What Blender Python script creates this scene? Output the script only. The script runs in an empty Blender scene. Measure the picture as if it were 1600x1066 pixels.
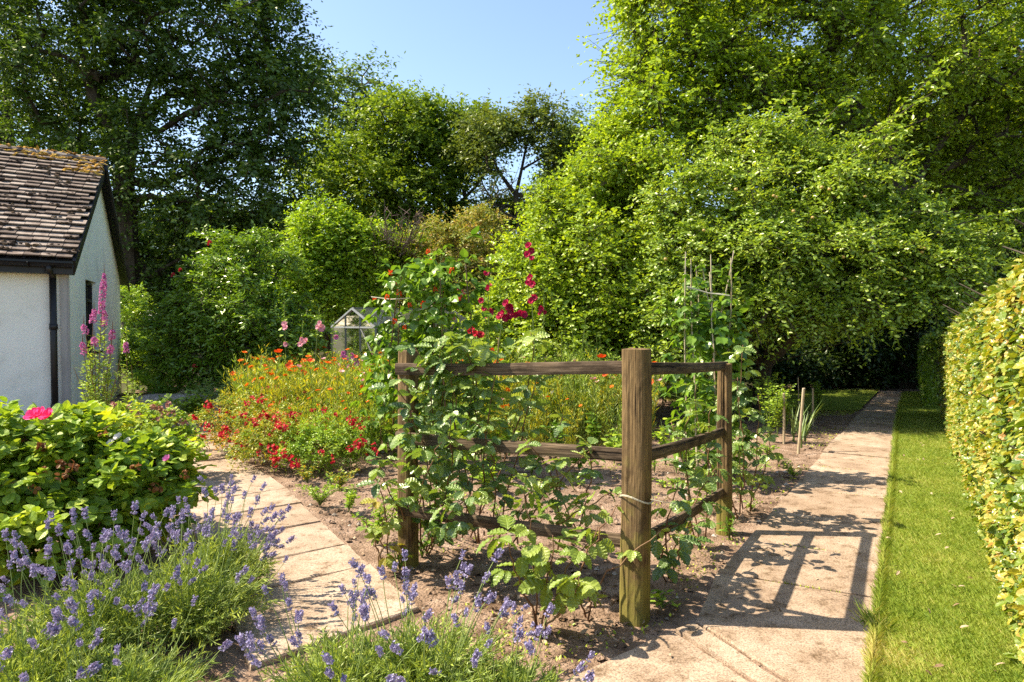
import bpy, math
import numpy as np
from mathutils import Vector, Matrix

SC = bpy.context.scene
COL = SC.collection
R = math.radians
# ------------------------------------------------------------------ camera
F, CX, CY, HOR, EYE = 1067.0, 800.0, 533.0, 505.0, 1.6
PITCH = math.atan((CY - HOR) / F)
cam = bpy.data.cameras.new('Camera')
cam.sensor_width = 36.0
cam.lens = F / 1600.0 * 36.0
cam.clip_start, cam.clip_end = 0.05, 2000.0
cam_o = bpy.data.objects.new('Camera', cam)
COL.objects.link(cam_o)
cam_o.location = (0, 0, EYE)
cam_o.rotation_euler = (math.pi / 2 - PITCH, 0, 0)
SC.camera = cam_o
# ------------------------------------------------------------------ light
SUN = Vector((-1.0, 0.10, 1.2)).normalized()
sun = bpy.data.lights.new('Sun', 'SUN')
sun.energy = 5.0
sun.angle = R(0.53)
sun.color = (1.0, 0.90, 0.73)
sun_o = bpy.data.objects.new('Sun', sun)
COL.objects.link(sun_o)
sun_o.rotation_euler = (-SUN).to_track_quat('-Z', 'Y').to_euler()
sun_o.location = (-10, 0, 20)
world = bpy.data.worlds.new('World')
SC.world = world
world.use_nodes = True
wn = world.node_tree
bg = wn.nodes['Background']
sky = wn.nodes.new('ShaderNodeTexSky')
sky.sky_type = 'NISHITA'
sky.sun_disc = False
sky.sun_elevation = math.asin(SUN.z)
sky.sun_rotation = math.atan2(SUN.x, SUN.y)
sky.air_density, sky.dust_density, sky.ozone_density = 1.0, 1.0, 1.3
wn.links.new(sky.outputs[0], bg.inputs[0])
bg.inputs[1].default_value = 0.122
SC.view_settings.view_transform = 'Standard'
SC.view_settings.look = 'None'
SC.view_settings.exposure = 1.25
SC.view_settings.gamma = 1.0
SC.render.engine = 'CYCLES'
SC.cycles.max_bounces = 7
SC.cycles.diffuse_bounces = 4
SC.cycles.glossy_bounces = 2
SC.cycles.transmission_bounces = 4
SC.cycles.transparent_max_bounces = 6
SC.cycles.sample_clamp_indirect = 6
SC.cycles.use_denoising = False

# ------------------------------------------------------------------ helpers
CP, SP = math.cos(PITCH), math.sin(PITCH)

def ray(u, v):
    x, y = (u - CX) / F, (CY - v) / F
    return np.array([x, CP + SP * y, -SP + CP * y])

def G(u, v, z=0.0):
    d = ray(u, v)
    return np.array([0, 0, EYE]) + d * ((z - EYE) / d[2])

def P(u, v, Y):
    d = ray(u, v)
    return np.array([0, 0, EYE]) + d * (Y / d[1])

def unit(a):
    a = np.asarray(a, float)
    return a / np.maximum(np.linalg.norm(a, axis=-1, keepdims=True), 1e-9)

def rndu(rng, n):
    return unit(rng.normal(size=(n, 3)))

class MB:
    def __init__(self):
        self.v, self.t, self.uv, self.tr, self.qd, self.n = [], [], [], [], [], 0
    def add(self, V, tris=None, quads=None, t=0.5, uv=None):
        V = np.asarray(V, float).reshape(-1, 3)
        k = len(V)
        self.v.append(V)
        self.t.append(np.broadcast_to(np.asarray(t, float), (k,)))
        self.uv.append(np.zeros((k, 3)) if uv is None else uv)
        if tris is not None and len(tris):
            self.tr.append(np.asarray(tris, np.int64).reshape(-1, 3) + self.n)
        if quads is not None and len(quads):
            self.qd.append(np.asarray(quads, np.int64).reshape(-1, 4) + self.n)
        self.n += k
    def mesh(self, name, mat, origin=(0, 0, 0), smooth=False):
        me = bpy.data.meshes.new(name)
        V = np.concatenate(self.v) - np.asarray(origin, float)
        tr = np.concatenate(self.tr) if self.tr else np.zeros((0, 3), np.int64)
        qd = np.concatenate(self.qd) if self.qd else np.zeros((0, 4), np.int64)
        nl = tr.size + qd.size
        me.vertices.add(len(V))
        me.vertices.foreach_set('co', V.astype(np.float32).ravel())
        me.loops.add(nl)
        me.loops.foreach_set('vertex_index', np.concatenate([tr.ravel(), qd.ravel()]).astype(np.int32))
        me.polygons.add(len(tr) + len(qd))
        st = np.concatenate([np.arange(len(tr)) * 3, tr.size + np.arange(len(qd)) * 4]).astype(np.int32)
        me.polygons.foreach_set('loop_start', st)
        me.polygons.foreach_set('use_smooth', np.full(len(st), bool(smooth)))
        me.update(calc_edges=True)
        a = me.attributes.new('tint', 'FLOAT', 'POINT')
        a.data.foreach_set('value', np.concatenate(self.t).astype(np.float32))
        b = me.attributes.new('leafpos', 'FLOAT_VECTOR', 'POINT')
        b.data.foreach_set('vector', np.concatenate(self.uv).astype(np.float32).ravel())
        me.materials.append(mat)
        return me

ORG = {}

def thing(name, label, cat, loc, group=None):
    o = bpy.data.objects.new(name, None)
    o.empty_display_size = 0.2
    COL.objects.link(o)
    loc = np.asarray(loc, float)
    o.location = loc
    o['label'] = label
    o['category'] = cat
    if group:
        o['group'] = group
    ORG[o.name] = loc
    return o

def part(name, mb, mat, parent, smooth=False, label=None):
    org = ORG[parent.name]
    o = bpy.data.objects.new(name, mb.mesh(name, mat, org, smooth))
    COL.objects.link(o)
    o.parent = parent
    ORG[o.name] = org
    if label:
        o['label'] = label
    return o

def inst(name, me, parent, loc, mat3, scale=1.0):
    """a part that shares its mesh with its fellows"""
    o = bpy.data.objects.new(name, me)
    COL.objects.link(o)
    o.parent = parent
    m = Matrix([list(r) for r in mat3]).to_4x4() @ Matrix.Scale(scale, 4)
    m.translation = Vector(np.asarray(loc, float) - ORG[parent.name])
    o.matrix_local = m
    return o

def copy_thing(src, loc, rz, sc=1.0, label=None):
    r = src.copy()
    COL.objects.link(r)
    r.location = loc
    r.rotation_euler = (0, 0, rz)
    r.scale = (sc, sc, sc)
    if label:
        r['label'] = label
    for ch in src.children:
        c = ch.copy()
        COL.objects.link(c)
        c.parent = r
    return r

def setting(name, mb, mat, smooth=False, kind='structure', label=None, cat=None):
    o = bpy.data.objects.new(name, mb.mesh(name, mat, (0, 0, 0), smooth))
    COL.objects.link(o)
    o['kind'] = kind
    if label:
        o['label'] = label
    if cat:
        o['category'] = cat
    return o

def frame(T, N):
    T = unit(T)
    B = unit(np.cross(N, T))
    return T, B, np.cross(T, B)

def scatter(mb, tm, P_, T, N, L, Wd, t, curl=0.0):
    n = len(P_)
    if n == 0:
        return
    T, B, N = frame(T, N)
    L = np.broadcast_to(np.asarray(L, float), (n,))[:, None, None]
    Wd = np.broadcast_to(np.asarray(Wd, float), (n,))[:, None, None]
    cu = np.broadcast_to(np.asarray(curl, float), (n,))[:, None, None]
    v = tm['v']
    x, y, z = v[:, 0][None, :, None], v[:, 1][None, :, None], v[:, 2][None, :, None]
    V = P_[:, None] + x * L * T[:, None] + y * Wd * B[:, None] + (z * Wd - cu * x * x * L) * N[:, None]
    k = len(v)
    off = (np.arange(n) * k)[:, None, None]
    tris = (tm['f'][None] + off).reshape(-1, 3)
    t = np.repeat(np.broadcast_to(np.asarray(t, float), (n,)), k)
    uv = np.tile(v, (n, 1))
    mb.add(V, tris=tris, t=t, uv=uv)

def leaf_tm(outline, fold=0.12, pleat=0.0):
    """leaf from half outline [(x, halfwidth)], first and last on the midrib"""
    xs = [(0, 0)] + list(outline) + [(1, 0)]
    v, f = [], []
    n = len(xs)
    for x, w in xs:
        v.append((x, 0, 0))
    for s in (1, -1):
        b0 = len(v)
        for i, (x, w) in enumerate(xs):
            v.append((min(1, x + (0.05 if 0 < i < n - 1 else 0)), s * w, w * fold * 2 + (pleat if i % 2 else -pleat) * (w > 0)))
        for i in range(n - 1):
            a, b, c, d = i, i + 1, b0 + i + 1, b0 + i
            tri = ([(a, b, c), (a, c, d)] if s > 0 else [(a, c, b), (a, d, c)])
            for q in tri:
                f.append(q)
    return {'v': np.array(v, float), 'f': np.array(f)}

RH = {'v': np.array([(0, 0, 0), (.42, .5, .10), (1, 0, 0), (.42, -.5, .10)], float), 'f': np.array([(0, 2, 1), (0, 3, 2)])}
OV = {'v': np.array([(0, 0, 0), (.28, .42, .10), (.66, .40, .09), (1, 0, -.03), (.66, -.40, .09), (.28, -.42, .10), (.5, 0, 0)], float),
      'f': np.array([(0, 6, 1), (1, 6, 2), (2, 6, 3), (6, 4, 3), (6, 5, 4), (0, 5, 6)])}
RASP = leaf_tm([(.06, .18), (.16, .35), (.22, .33), (.34, .46), (.41, .42), (.52, .45), (.58, .38), (.69, .36), (.75, .27), (.85, .2), (.9, .11)], .10, .045)
BEECH = leaf_tm([(.1, .2), (.25, .4), (.4, .48), (.55, .47), (.7, .38), (.85, .22)], .10, .035)
ROSE = leaf_tm([(.08, .25), (.25, .43), (.45, .5), (.65, .44), (.82, .28)], .14, .02)
HEART = leaf_tm([(-.1, .3), (.1, .5), (.35, .5), (.6, .34), (.8, .16)], .10, .01)
BLADE = {'v': np.array([(0, -.5, 0), (0, .5, 0), (.5, .4, .05), (.5, -.4, .05), (1, 0, 0)], float), 'f': np.array([(0, 1, 2), (0, 2, 3), (3, 2, 4)])}

def flower_tm(petals, cup=0.3, wid=0.6, ruffle=0.0, layers=1):
    v, f = [], []
    for ly in range(layers):
        s = 1.0 - 0.3 * ly
        c = cup + 0.35 * ly
        for i in range(petals):
            a = 2 * math.pi * (i + 0.5 * ly) / petals
            ca, sa = math.cos(a), math.sin(a)
            rr = ruffle * (1 if i % 2 else -1)
            b = len(v)
            w = wid * math.pi / petals
            for (r_, w_, z_) in ((.05, 0, 0), (.55, -w, cup * .45 * (1 + ly)), (.55, w, cup * .4 * (1 + ly) + rr), (.98, -w * .75, c + rr), (.98, w * .8, c - rr), (1.08, 0, c * 1.1)):
                r2 = r_ * s
                x, y = r2 * ca - w_ * s * sa, r2 * sa + w_ * s * ca
                v.append((x * .5, y * .5, z_ * .5 * s))
            f += [(b, b + 2, b + 1), (b + 1, b + 2, b + 3), (b + 2, b + 4, b + 3), (b + 3, b + 4, b + 5)]
    return {'v': np.array(v, float), 'f': np.array(f)}

def frusta(mb, A, B, ra, rb, sides=5, t=0.5):
    A, B = np.asarray(A, float), np.asarray(B, float)
    n = len(A)
    d = unit(B - A)
    ref = np.where(np.abs(d[:, 2:3]) > .9, np.array([[1., 0, 0]]), np.array([[0, 0, 1.]]))
    x = unit(np.cross(d, ref))
    y = np.cross(d, x)
    a = np.arange(sides) * 2 * math.pi / sides
    ring = np.cos(a)[None, :, None] * x[:, None] + np.sin(a)[None, :, None] * y[:, None]
    VA = A[:, None] + ring * np.asarray(ra)[:, None, None]
    VB = B[:, None] + ring * np.asarray(rb)[:, None, None]
    V = np.concatenate([VA, VB], 1)
    i = np.arange(sides)
    q = np.stack([i, (i + 1) % sides, (i + 1) % sides + sides, i + sides], 1)
    off = (np.arange(n) * 2 * sides)[:, None, None]
    mb.add(V, quads=(q[None] + off).reshape(-1, 4), t=t)

def tube(mb, pts, rad, sides=6, t=0.5, cap=True, noise=0.0, rng=None):
    pts = np.asarray(pts, float)
    n = len(pts)
    rad = np.broadcast_to(np.asarray(rad, float), (n,))
    d = np.gradient(pts, axis=0)
    d = unit(d)
    V = []
    x = None
    for i in range(n):
        if x is None:
            ref = np.array([1., 0, 0]) if abs(d[i][2]) > .9 else np.array([0, 0, 1.])
            x = unit(np.cross(d[i], ref))
        else:
            x = unit(x - d[i] * np.dot(x, d[i]))
        y = np.cross(d[i], x)
        a = np.arange(sides) * 2 * math.pi / sides
        rr = rad[i] * (1 + (noise * rng.normal(size=sides) if noise else 0))
        V.append(pts[i] + (np.cos(a) * rr)[:, None] * x + (np.sin(a) * rr)[:, None] * y)
    V = np.concatenate(V)
    q = []
    for i in range(n - 1):
        for k in range(sides):
            q.append((i * sides + k, i * sides + (k + 1) % sides, (i + 1) * sides + (k + 1) % sides, (i + 1) * sides + k))
    tr = []
    if cap:
        V = np.concatenate([V, pts[:1], pts[-1:]])
        for k in range(sides):
            tr.append((n * sides, (k + 1) % sides, k))
            tr.append((n * sides + 1, (n - 1) * sides + k, (n - 1) * sides + (k + 1) % sides))
    mb.add(V, tris=tr, quads=q, t=t)

def box(mb, c, ax, ay, az, t=0.5):
    """box from centre and three half-axis vectors"""
    c, ax, ay, az = (np.asarray(q, float) for q in (c, ax, ay, az))
    V = [c + sx * ax + sy * ay + sz * az for sz in (-1, 1) for sy in (-1, 1) for sx in (-1, 1)]
    mb.add(V, quads=[(0, 2, 3, 1), (4, 5, 7, 6), (0, 1, 5, 4), (2, 6, 7, 3), (0, 4, 6, 2), (1, 3, 7, 5)], t=t)

def beam(mb, a, b, w, h, up=(0, 0, 1), t=0.5):
    a, b = np.asarray(a, float), np.asarray(b, float)
    d = unit(b - a)
    s = unit(np.cross(d, up))
    u = np.cross(s, d)
    box(mb, (a + b) / 2, (b - a) / 2, s * w / 2, u * h / 2, t)

def bez(a, b, c, n=8):
    s = np.linspace(0, 1, n)[:, None]
    return (1 - s) ** 2 * np.asarray(a, float) + 2 * s * (1 - s) * np.asarray(b, float) + s * s * np.asarray(c, float)

def vnoise(p, seed=0):
    """cheap smooth 3-D noise, about -1..1"""
    p = np.asarray(p, float)
    s = seed * 1.37
    return (np.sin(p[..., 0] * 1.7 + 1.3 * np.sin(p[..., 1] * 1.1 + s) + s) + np.sin(p[..., 1] * 1.9 + 1.7 * np.sin(p[..., 2] * 1.3 + s * 2)) + np.sin(p[..., 2] * 2.3 + 1.1 * np.sin(p[..., 0] * 1.6 - s))) / 3

# ------------------------------------------------------------------ materials
def new_mat(name):
    m = bpy.data.materials.new(name)
    m.use_nodes = True
    nt = m.node_tree
    nt.nodes.clear()
    return m, nt, nt.nodes.new, nt.links.new

def ramp(nt, fac, cols, interp='LINEAR'):
    r = nt.nodes.new('ShaderNodeValToRGB')
    r.color_ramp.interpolation = interp
    el = r.color_ramp.elements
    while len(el) < len(cols):
        el.new(0.5)
    for i, (p, c) in enumerate(cols):
        el[i].position = p
        el[i].color = (*c, 1)
    nt.links.new(fac, r.inputs[0])
    return r.outputs[0]

def leaf_mat(name, cols, transl=0.38, gloss=0.07, rough=0.42, tcol=(1.35, 1.25, .55), vein=0.0):
    m, nt, N, L = new_mat(name)
    at = N('ShaderNodeAttribute'); at.attribute_name = 'tint'
    n = len(cols)
    if 'leaf' in name or 'blade' in name:
        cols = [(r * 1.66, g * 1.68, b * 1.15) for r, g, b in cols]
    c = ramp(nt, at.outputs['Fac'], [(i / (n - 1), q) for i, q in enumerate(cols)])
    nrm = None
    if vein:
        lp = N('ShaderNodeAttribute'); lp.attribute_name = 'leafpos'
        sp = N('ShaderNodeSeparateXYZ'); L(lp.outputs['Vector'], sp.inputs[0])
        ab = N('ShaderNodeMath'); ab.operation = 'ABSOLUTE'; L(sp.outputs[1], ab.inputs[0])
        ma = N('ShaderNodeMath'); ma.operation = 'MULTIPLY_ADD'; L(ab.outputs[0], ma.inputs[0]); ma.inputs[1].default_value = -0.75; L(sp.outputs[0], ma.inputs[2])
        mu = N('ShaderNodeMath'); mu.operation = 'MULTIPLY'; L(ma.outputs[0], mu.inputs[0]); mu.inputs[1].default_value = 44
        si = N('ShaderNodeMath'); si.operation = 'SINE'; L(mu.outputs[0], si.inputs[0])
        mid = N('ShaderNodeMapRange'); L(ab.outputs[0], mid.inputs[0]); mid.inputs[1].default_value = 0.0; mid.inputs[2].default_value = 0.03; mid.inputs[3].default_value = 1.0; mid.inputs[4].default_value = 0.0
        vr = N('ShaderNodeMapRange'); L(si.outputs[0], vr.inputs[0]); vr.inputs[1].default_value = .55; vr.inputs[2].default_value = 1.0
        mx = N('ShaderNodeMath'); mx.operation = 'MAXIMUM'; L(mid.outputs[0], mx.inputs[0]); L(vr.outputs[0], mx.inputs[1])
        sc = N('ShaderNodeMath'); sc.operation = 'MULTIPLY'; L(mx.outputs[0], sc.inputs[0]); sc.inputs[1].default_value = vein
        mc = N('ShaderNodeMix'); mc.data_type = 'RGBA'; mc.blend_type = 'ADD'
        L(sc.outputs[0], mc.inputs[0]); L(c, mc.inputs[6]); mc.inputs[7].default_value = (.10, .12, .04, 1)
        c = mc.outputs[2]
        bp = N('ShaderNodeBump'); bp.inputs['Strength'].default_value = .5; bp.inputs['Distance'].default_value = .004
        L(mx.outputs[0], bp.inputs['Height']); bp.invert = True
        nrm = bp.outputs[0]
    tm = N('ShaderNodeMix'); tm.data_type = 'RGBA'; tm.blend_type = 'MULTIPLY'; tm.inputs[0].default_value = 1
    L(c, tm.inputs[6]); tm.inputs[7].default_value = (*tcol, 1)
    d = N('ShaderNodeBsdfDiffuse'); L(c, d.inputs[0])
    tr = N('ShaderNodeBsdfTranslucent'); L(tm.outputs[2], tr.inputs[0])
    g = N('ShaderNodeBsdfGlossy'); g.inputs['Roughness'].default_value = rough; g.inputs[0].default_value = (.75, .75, .62, 1)
    if nrm:
        for q in (d, tr, g):
            L(nrm, q.inputs['Normal'])
    m1 = N('ShaderNodeMixShader'); m1.inputs[0].default_value = transl
    L(d.outputs[0], m1.inputs[1]); L(tr.outputs[0], m1.inputs[2])
    m2 = N('ShaderNodeMixShader'); m2.inputs[0].default_value = gloss * .6
    L(m1.outputs[0], m2.inputs[1]); L(g.outputs[0], m2.inputs[2])
    out = N('ShaderNodeOutputMaterial'); L(m2.outputs[0], out.inputs[0])
    return m

def solid_mat(name, cols, scale=8.0, stretch=(1, 1, 1), rough=.8, bump=.0, bdist=.01, detail=6, spec=.3, metallic=0.0, tint=0.0, rampspan=(.3, .7), bscale=None):
    m, nt, N, L = new_mat(name)
    tc = N('ShaderNodeTexCoord')
    mp = N('ShaderNodeMapping'); mp.inputs['Scale'].default_value = stretch
    L(tc.outputs['Object'], mp.inputs[0])
    nz = N('ShaderNodeTexNoise'); nz.inputs['Scale'].default_value = scale; nz.inputs['Detail'].default_value = detail; nz.inputs['Roughness'].default_value = .62
    L(mp.outputs[0], nz.inputs['Vector'])
    n = len(cols)
    a, b = rampspan
    fac = nz.outputs['Fac']
    if tint:
        at = N('ShaderNodeAttribute'); at.attribute_name = 'tint'
        s1 = N('ShaderNodeMath'); s1.operation = 'SUBTRACT'; L(at.outputs['Fac'], s1.inputs[0]); s1.inputs[1].default_value = .5
        s2 = N('ShaderNodeMath'); s2.operation = 'MULTIPLY_ADD'; L(s1.outputs[0], s2.inputs[0]); s2.inputs[1].default_value = tint; L(fac, s2.inputs[2])
        fac = s2.outputs[0]
    c = ramp(nt, fac, [(a + (b - a) * i / max(1, n - 1), q) for i, q in enumerate(cols)])
    p = N('ShaderNodeBsdfPrincipled')
    L(c, p.inputs['Base Color'])
    p.inputs['Roughness'].default_value = rough
    p.inputs['Specular IOR Level'].default_value = spec
    p.inputs['Metallic'].default_value = metallic
    if bump:
        n2 = N('ShaderNodeTexNoise'); n2.inputs['Scale'].default_value = bscale or scale * 3; n2.inputs['Detail'].default_value = 5
        L(mp.outputs[0], n2.inputs['Vector'])
        bp = N('ShaderNodeBump'); bp.inputs['Strength'].default_value = bump; bp.inputs['Distance'].default_value = bdist
        L(n2.outputs['Fac'], bp.inputs['Height'])
        L(bp.outputs[0], p.inputs['Normal'])
    out = N('ShaderNodeOutputMaterial'); L(p.outputs[0], out.inputs[0])
    return m

def glass_mat(name):
    m, nt, N, L = new_mat(name)
    t = N('ShaderNodeBsdfTransparent'); t.inputs[0].default_value = (.86, .93, .9, 1)
    g = N('ShaderNodeBsdfGlossy'); g.inputs['Roughness'].default_value = .05
    d = N('ShaderNodeBsdfDiffuse'); d.inputs[0].default_value = (.30, .34, .30, 1)
    lw = N('ShaderNodeLayerWeight'); lw.inputs[0].default_value = .25
    m1 = N('ShaderNodeMixShader'); m1.inputs[0].default_value = .12
    L(t.outputs[0], m1.inputs[1]); L(d.outputs[0], m1.inputs[2])
    m2 = N('ShaderNodeMixShader'); L(lw.outputs['Fresnel'], m2.inputs[0])
    L(m1.outputs[0], m2.inputs[1]); L(g.outputs[0], m2.inputs[2])
    out = N('ShaderNodeOutputMaterial'); L(m2.outputs[0], out.inputs[0])
    return m

M = {}
M['oak'] = leaf_mat('oak_leaf', [(.020, .042, .010), (.042, .078, .014), (.085, .13, .02)], gloss=.09)
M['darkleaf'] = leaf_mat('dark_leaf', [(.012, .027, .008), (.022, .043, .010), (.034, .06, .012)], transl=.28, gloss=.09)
M['ash'] = leaf_mat('ash_leaf', [(.05, .085, .03), (.075, .12, .04), (.10, .15, .05)], gloss=.1)
M['woodleaf'] = leaf_mat('wood_leaf', [(.045, .08, .012), (.105, .16, .019), (.19, .24, .026)], transl=.42)
M['drybrown'] = leaf_mat('dry_leaf_tree', [(.05, .075, .018), (.08, .11, .026), (.115, .135, .04)])
M['bright'] = leaf_mat('bright_leaf', [(.075, .125, .012), (.165, .235, .018), (.29, .345, .03)], gloss=.08, transl=.45)
M['apple'] = leaf_mat('apple_leaf', [(.07, .12, .016), (.16, .23, .028), (.29, .345, .06)], gloss=.11, rough=.38, transl=.45)
M['lime'] = leaf_mat('lime_leaf', [(.085, .155, .012), (.155, .24, .016), (.26, .32, .025)], transl=.45)
M['laurel'] = leaf_mat('laurel_leaf', [(.05, .10, .012), (.14, .225, .022), (.27, .33, .04)], gloss=.12, rough=.32)
M['rusty'] = leaf_mat('rusty_leaf', [(.09, .13, .03), (.15, .18, .04), (.24, .20, .08), (.30, .16, .10)])
M['rose'] = leaf_mat('rose_leaf', [(.075, .135, .018), (.125, .20, .025), (.20, .265, .03), (.36, .36, .02)], gloss=.08, vein=.35)
M['rasp'] = leaf_mat('raspberry_leaf', [(.03, .07, .018), (.08, .14, .03), (.16, .215, .05), (.24, .28, .075)], gloss=.18, rough=.35, vein=.5)
M['rasplight'] = leaf_mat('pale_raspberry_leaf', [(.08, .13, .025), (.135, .185, .035), (.19, .23, .055), (.26, .15, .04)], gloss=.09, vein=.5)
M['bean'] = leaf_mat('bean_leaf', [(.042, .095, .014), (.085, .155, .02), (.15, .235, .03)], transl=.42, gloss=.10, rough=.36)
M['beech'] = leaf_mat('beech_leaf', [(.045, .09, .012), (.12, .165, .016), (.24, .225, .026), (.32, .26, .085), (.24, .10, .032)], gloss=.14, rough=.36, vein=.3)
M['hedgedark'] = leaf_mat('green_hedge_leaf', [(.06, .11, .016), (.11, .17, .022), (.2, .24, .035)], gloss=.1)  # greens of the second hedge, without the beech's tan and brown
M['lav'] = leaf_mat('lavender_leaf', [(.08, .12, .035), (.165, .215, .06), (.28, .315, .085)], transl=.3, gloss=.06)
M['meadow'] = leaf_mat('meadow_leaf', [(.10, .15, .02), (.20, .235, .022), (.31, .29, .026), (.36, .22, .025)], transl=.4)
M['fuch'] = leaf_mat('fuchsia_leaf', [(.06, .12, .018), (.12, .18, .024), (.24, .22, .03), (.34, .14, .02)])
M['weed'] = leaf_mat('weed_leaf', [(.09, .16, .02), (.15, .23, .03), (.26, .32, .04)])
M['grass'] = leaf_mat('grass_blade', [(.065, .11, .018), (.13, .172, .03), (.21, .23, .06), (.31, .27, .13)], transl=.35, gloss=.05)
M['mossg'] = leaf_mat('moss_leaf', [(.12, .17, .012), (.22, .26, .02), (.32, .34, .03)], transl=.2)
M['hollyleaf'] = leaf_mat('hollyhock_leaf', [(.08, .14, .03), (.14, .21, .04), (.22, .29, .07)])
M['loosleaf'] = leaf_mat('loosestrife_leaf', [(.11, .17, .03), (.18, .26, .05), (.27, .34, .08)])
M['fern'] = leaf_mat('fern_leaf', [(.10, .17, .015), (.16, .25, .02), (.24, .33, .03)])
M['grey_green'] = leaf_mat('greygreen_leaf', [(.07, .115, .05), (.10, .155, .07), (.15, .20, .09)])

def petal(name, cols, tr=.3):
    return leaf_mat(name, cols, transl=tr, gloss=.04, rough=.5, tcol=(1.1, .9, .9))
M['p_orange'] = petal('orange_petal', [(.65, .10, .008), (.80, .18, .012), (.85, .28, .02)])
M['p_red'] = petal('red_petal', [(.32, .006, .02), (.52, .012, .035), (.68, .05, .07)])
M['p_scarlet'] = petal('scarlet_petal', [(.60, .04, .008), (.80, .09, .015), (.85, .16, .04)])
M['p_crimson'] = petal('crimson_petal', [(.22, .004, .03), (.42, .008, .06), (.6, .03, .10)])
M['p_magenta'] = petal('magenta_petal', [(.42, .08, .27), (.58, .16, .40), (.70, .30, .52)])
M['p_pink'] = petal('pink_petal', [(.55, .16, .25), (.75, .36, .42), (.85, .55, .55)])
M['p_hotpink'] = petal('hot_pink_petal', [(.75, .03, .18), (.85, .06, .25), (.9, .15, .35)])
M['p_white'] = petal('white_petal', [(.7, .66, .6), (.8, .78, .74), (.85, .85, .82)])
M['p_lav'] = petal('lavender_petal', [(.15, .13, .235), (.28, .245, .42), (.43, .39, .56)], .25)
M['p_dead'] = petal('withered_petal', [(.10, .035, .012), (.20, .075, .02), (.30, .13, .05)], .2)
M['p_dusty'] = petal('dusty_pink_petal', [(.25, .10, .07), (.38, .17, .13), (.50, .26, .2)], .2)

M['bark'] = solid_mat('bark', [(.022, .017, .011), (.06, .046, .03), (.11, .09, .06)], 5, (1, 1, .22), .95, .8, .03, tint=.2)
M['barkpale'] = solid_mat('pale_bark', [(.07, .055, .04), (.13, .105, .08), (.2, .17, .13)], 6, (1, 1, .3), .95, .6, .02)
M['stem'] = solid_mat('green_stem', [(.08, .12, .025), (.14, .18, .04)], 6, rough=.7)
M['lavstem'] = solid_mat('lavender_stem', [(.16, .22, .05), (.26, .32, .09)], 6, rough=.7)
M['redstem'] = solid_mat('brown_cane_stem', [(.10, .045, .022), (.20, .10, .05), (.24, .19, .08)], 9, (1, 1, .3), rough=.7)
M['cane'] = solid_mat('bamboo_cane', [(.26, .19, .10), (.44, .35, .22), (.55, .46, .32)], 14, (1, 1, .2), rough=.6)
M['darkcane'] = solid_mat('brown_wooden_cane', [(.09, .05, .03), (.18, .11, .065), (.26, .17, .11)], 14, (1, 1, .15), rough=.8)
M['twig'] = solid_mat('dead_twig', [(.13, .085, .07), (.24, .17, .14)], 10, rough=.9)
M['twine'] = solid_mat('green_twine', [(.01, .22, .14), (.03, .33, .22)], 50, rough=.8)
M['string'] = solid_mat('pale_string', [(.45, .40, .28), (.6, .55, .42)], 60, rough=.9)
M['soil'] = solid_mat('bare_soil', [(.095, .058, .036), (.225, .148, .098), (.31, .21, .145), (.41, .30, .22)], 5.0, rough=1, bump=1, bdist=.03, bscale=60, detail=14, spec=.1, rampspan=(.32, .68))
M['ground'] = solid_mat('woodland_ground', [(.03, .035, .012), (.06, .055, .025), (.08, .085, .025)], 1.5, rough=1, bump=.6, bdist=.05, spec=.1)
M['turf'] = solid_mat('turf_soil', [(.09, .13, .015), (.15, .20, .02), (.22, .23, .05)], 5, rough=1, bump=.6, bdist=.02, bscale=90, spec=.1)
M['litter'] = solid_mat('dry_litter', [(.12, .07, .035), (.26, .17, .10), (.40, .29, .19)], 20, rough=.95, tint=.8)
M['stone'] = solid_mat('stone', [(.20, .16, .12), (.34, .28, .22), (.45, .39, .32)], 9, rough=.95, bump=.5, tint=.6)
M['mossbrown'] = solid_mat('brown_roof_moss', [(.018, .010, .006), (.05, .028, .014), (.09, .055, .025)], 20, rough=1, bump=1, bdist=.02, tint=.5)
M['mossorange'] = solid_mat('orange_roof_moss', [(.28, .13, .015), (.48, .24, .025), (.55, .34, .06)], 16, rough=1, bump=1, bdist=.02, tint=.5)
M['blackpaint'] = solid_mat('black_gutter_paint', [(.010, .0085, .008), (.022, .018, .016)], 9, (1, 1, .3), rough=.45, spec=.4)
M['aluminium'] = solid_mat('dull_aluminium', [(.17, .17, .155), (.29, .29, .265)], 7, rough=.45, metallic=.5, spec=.5)
M['glass'] = glass_mat('pane_glass')
M['darkglass'] = solid_mat('window_glass', [(.012, .013, .014), (.02, .022, .024)], 2, rough=.08, spec=.8)
M['applefruit'] = solid_mat('apple_skin', [(.30, .09, .03), (.42, .26, .06), (.40, .34, .08)], 12, rough=.4, spec=.5)
M['bulb'] = solid_mat('allium_head', [(.25, .2, .2), (.4, .34, .34)], 30, rough=.9)

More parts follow.
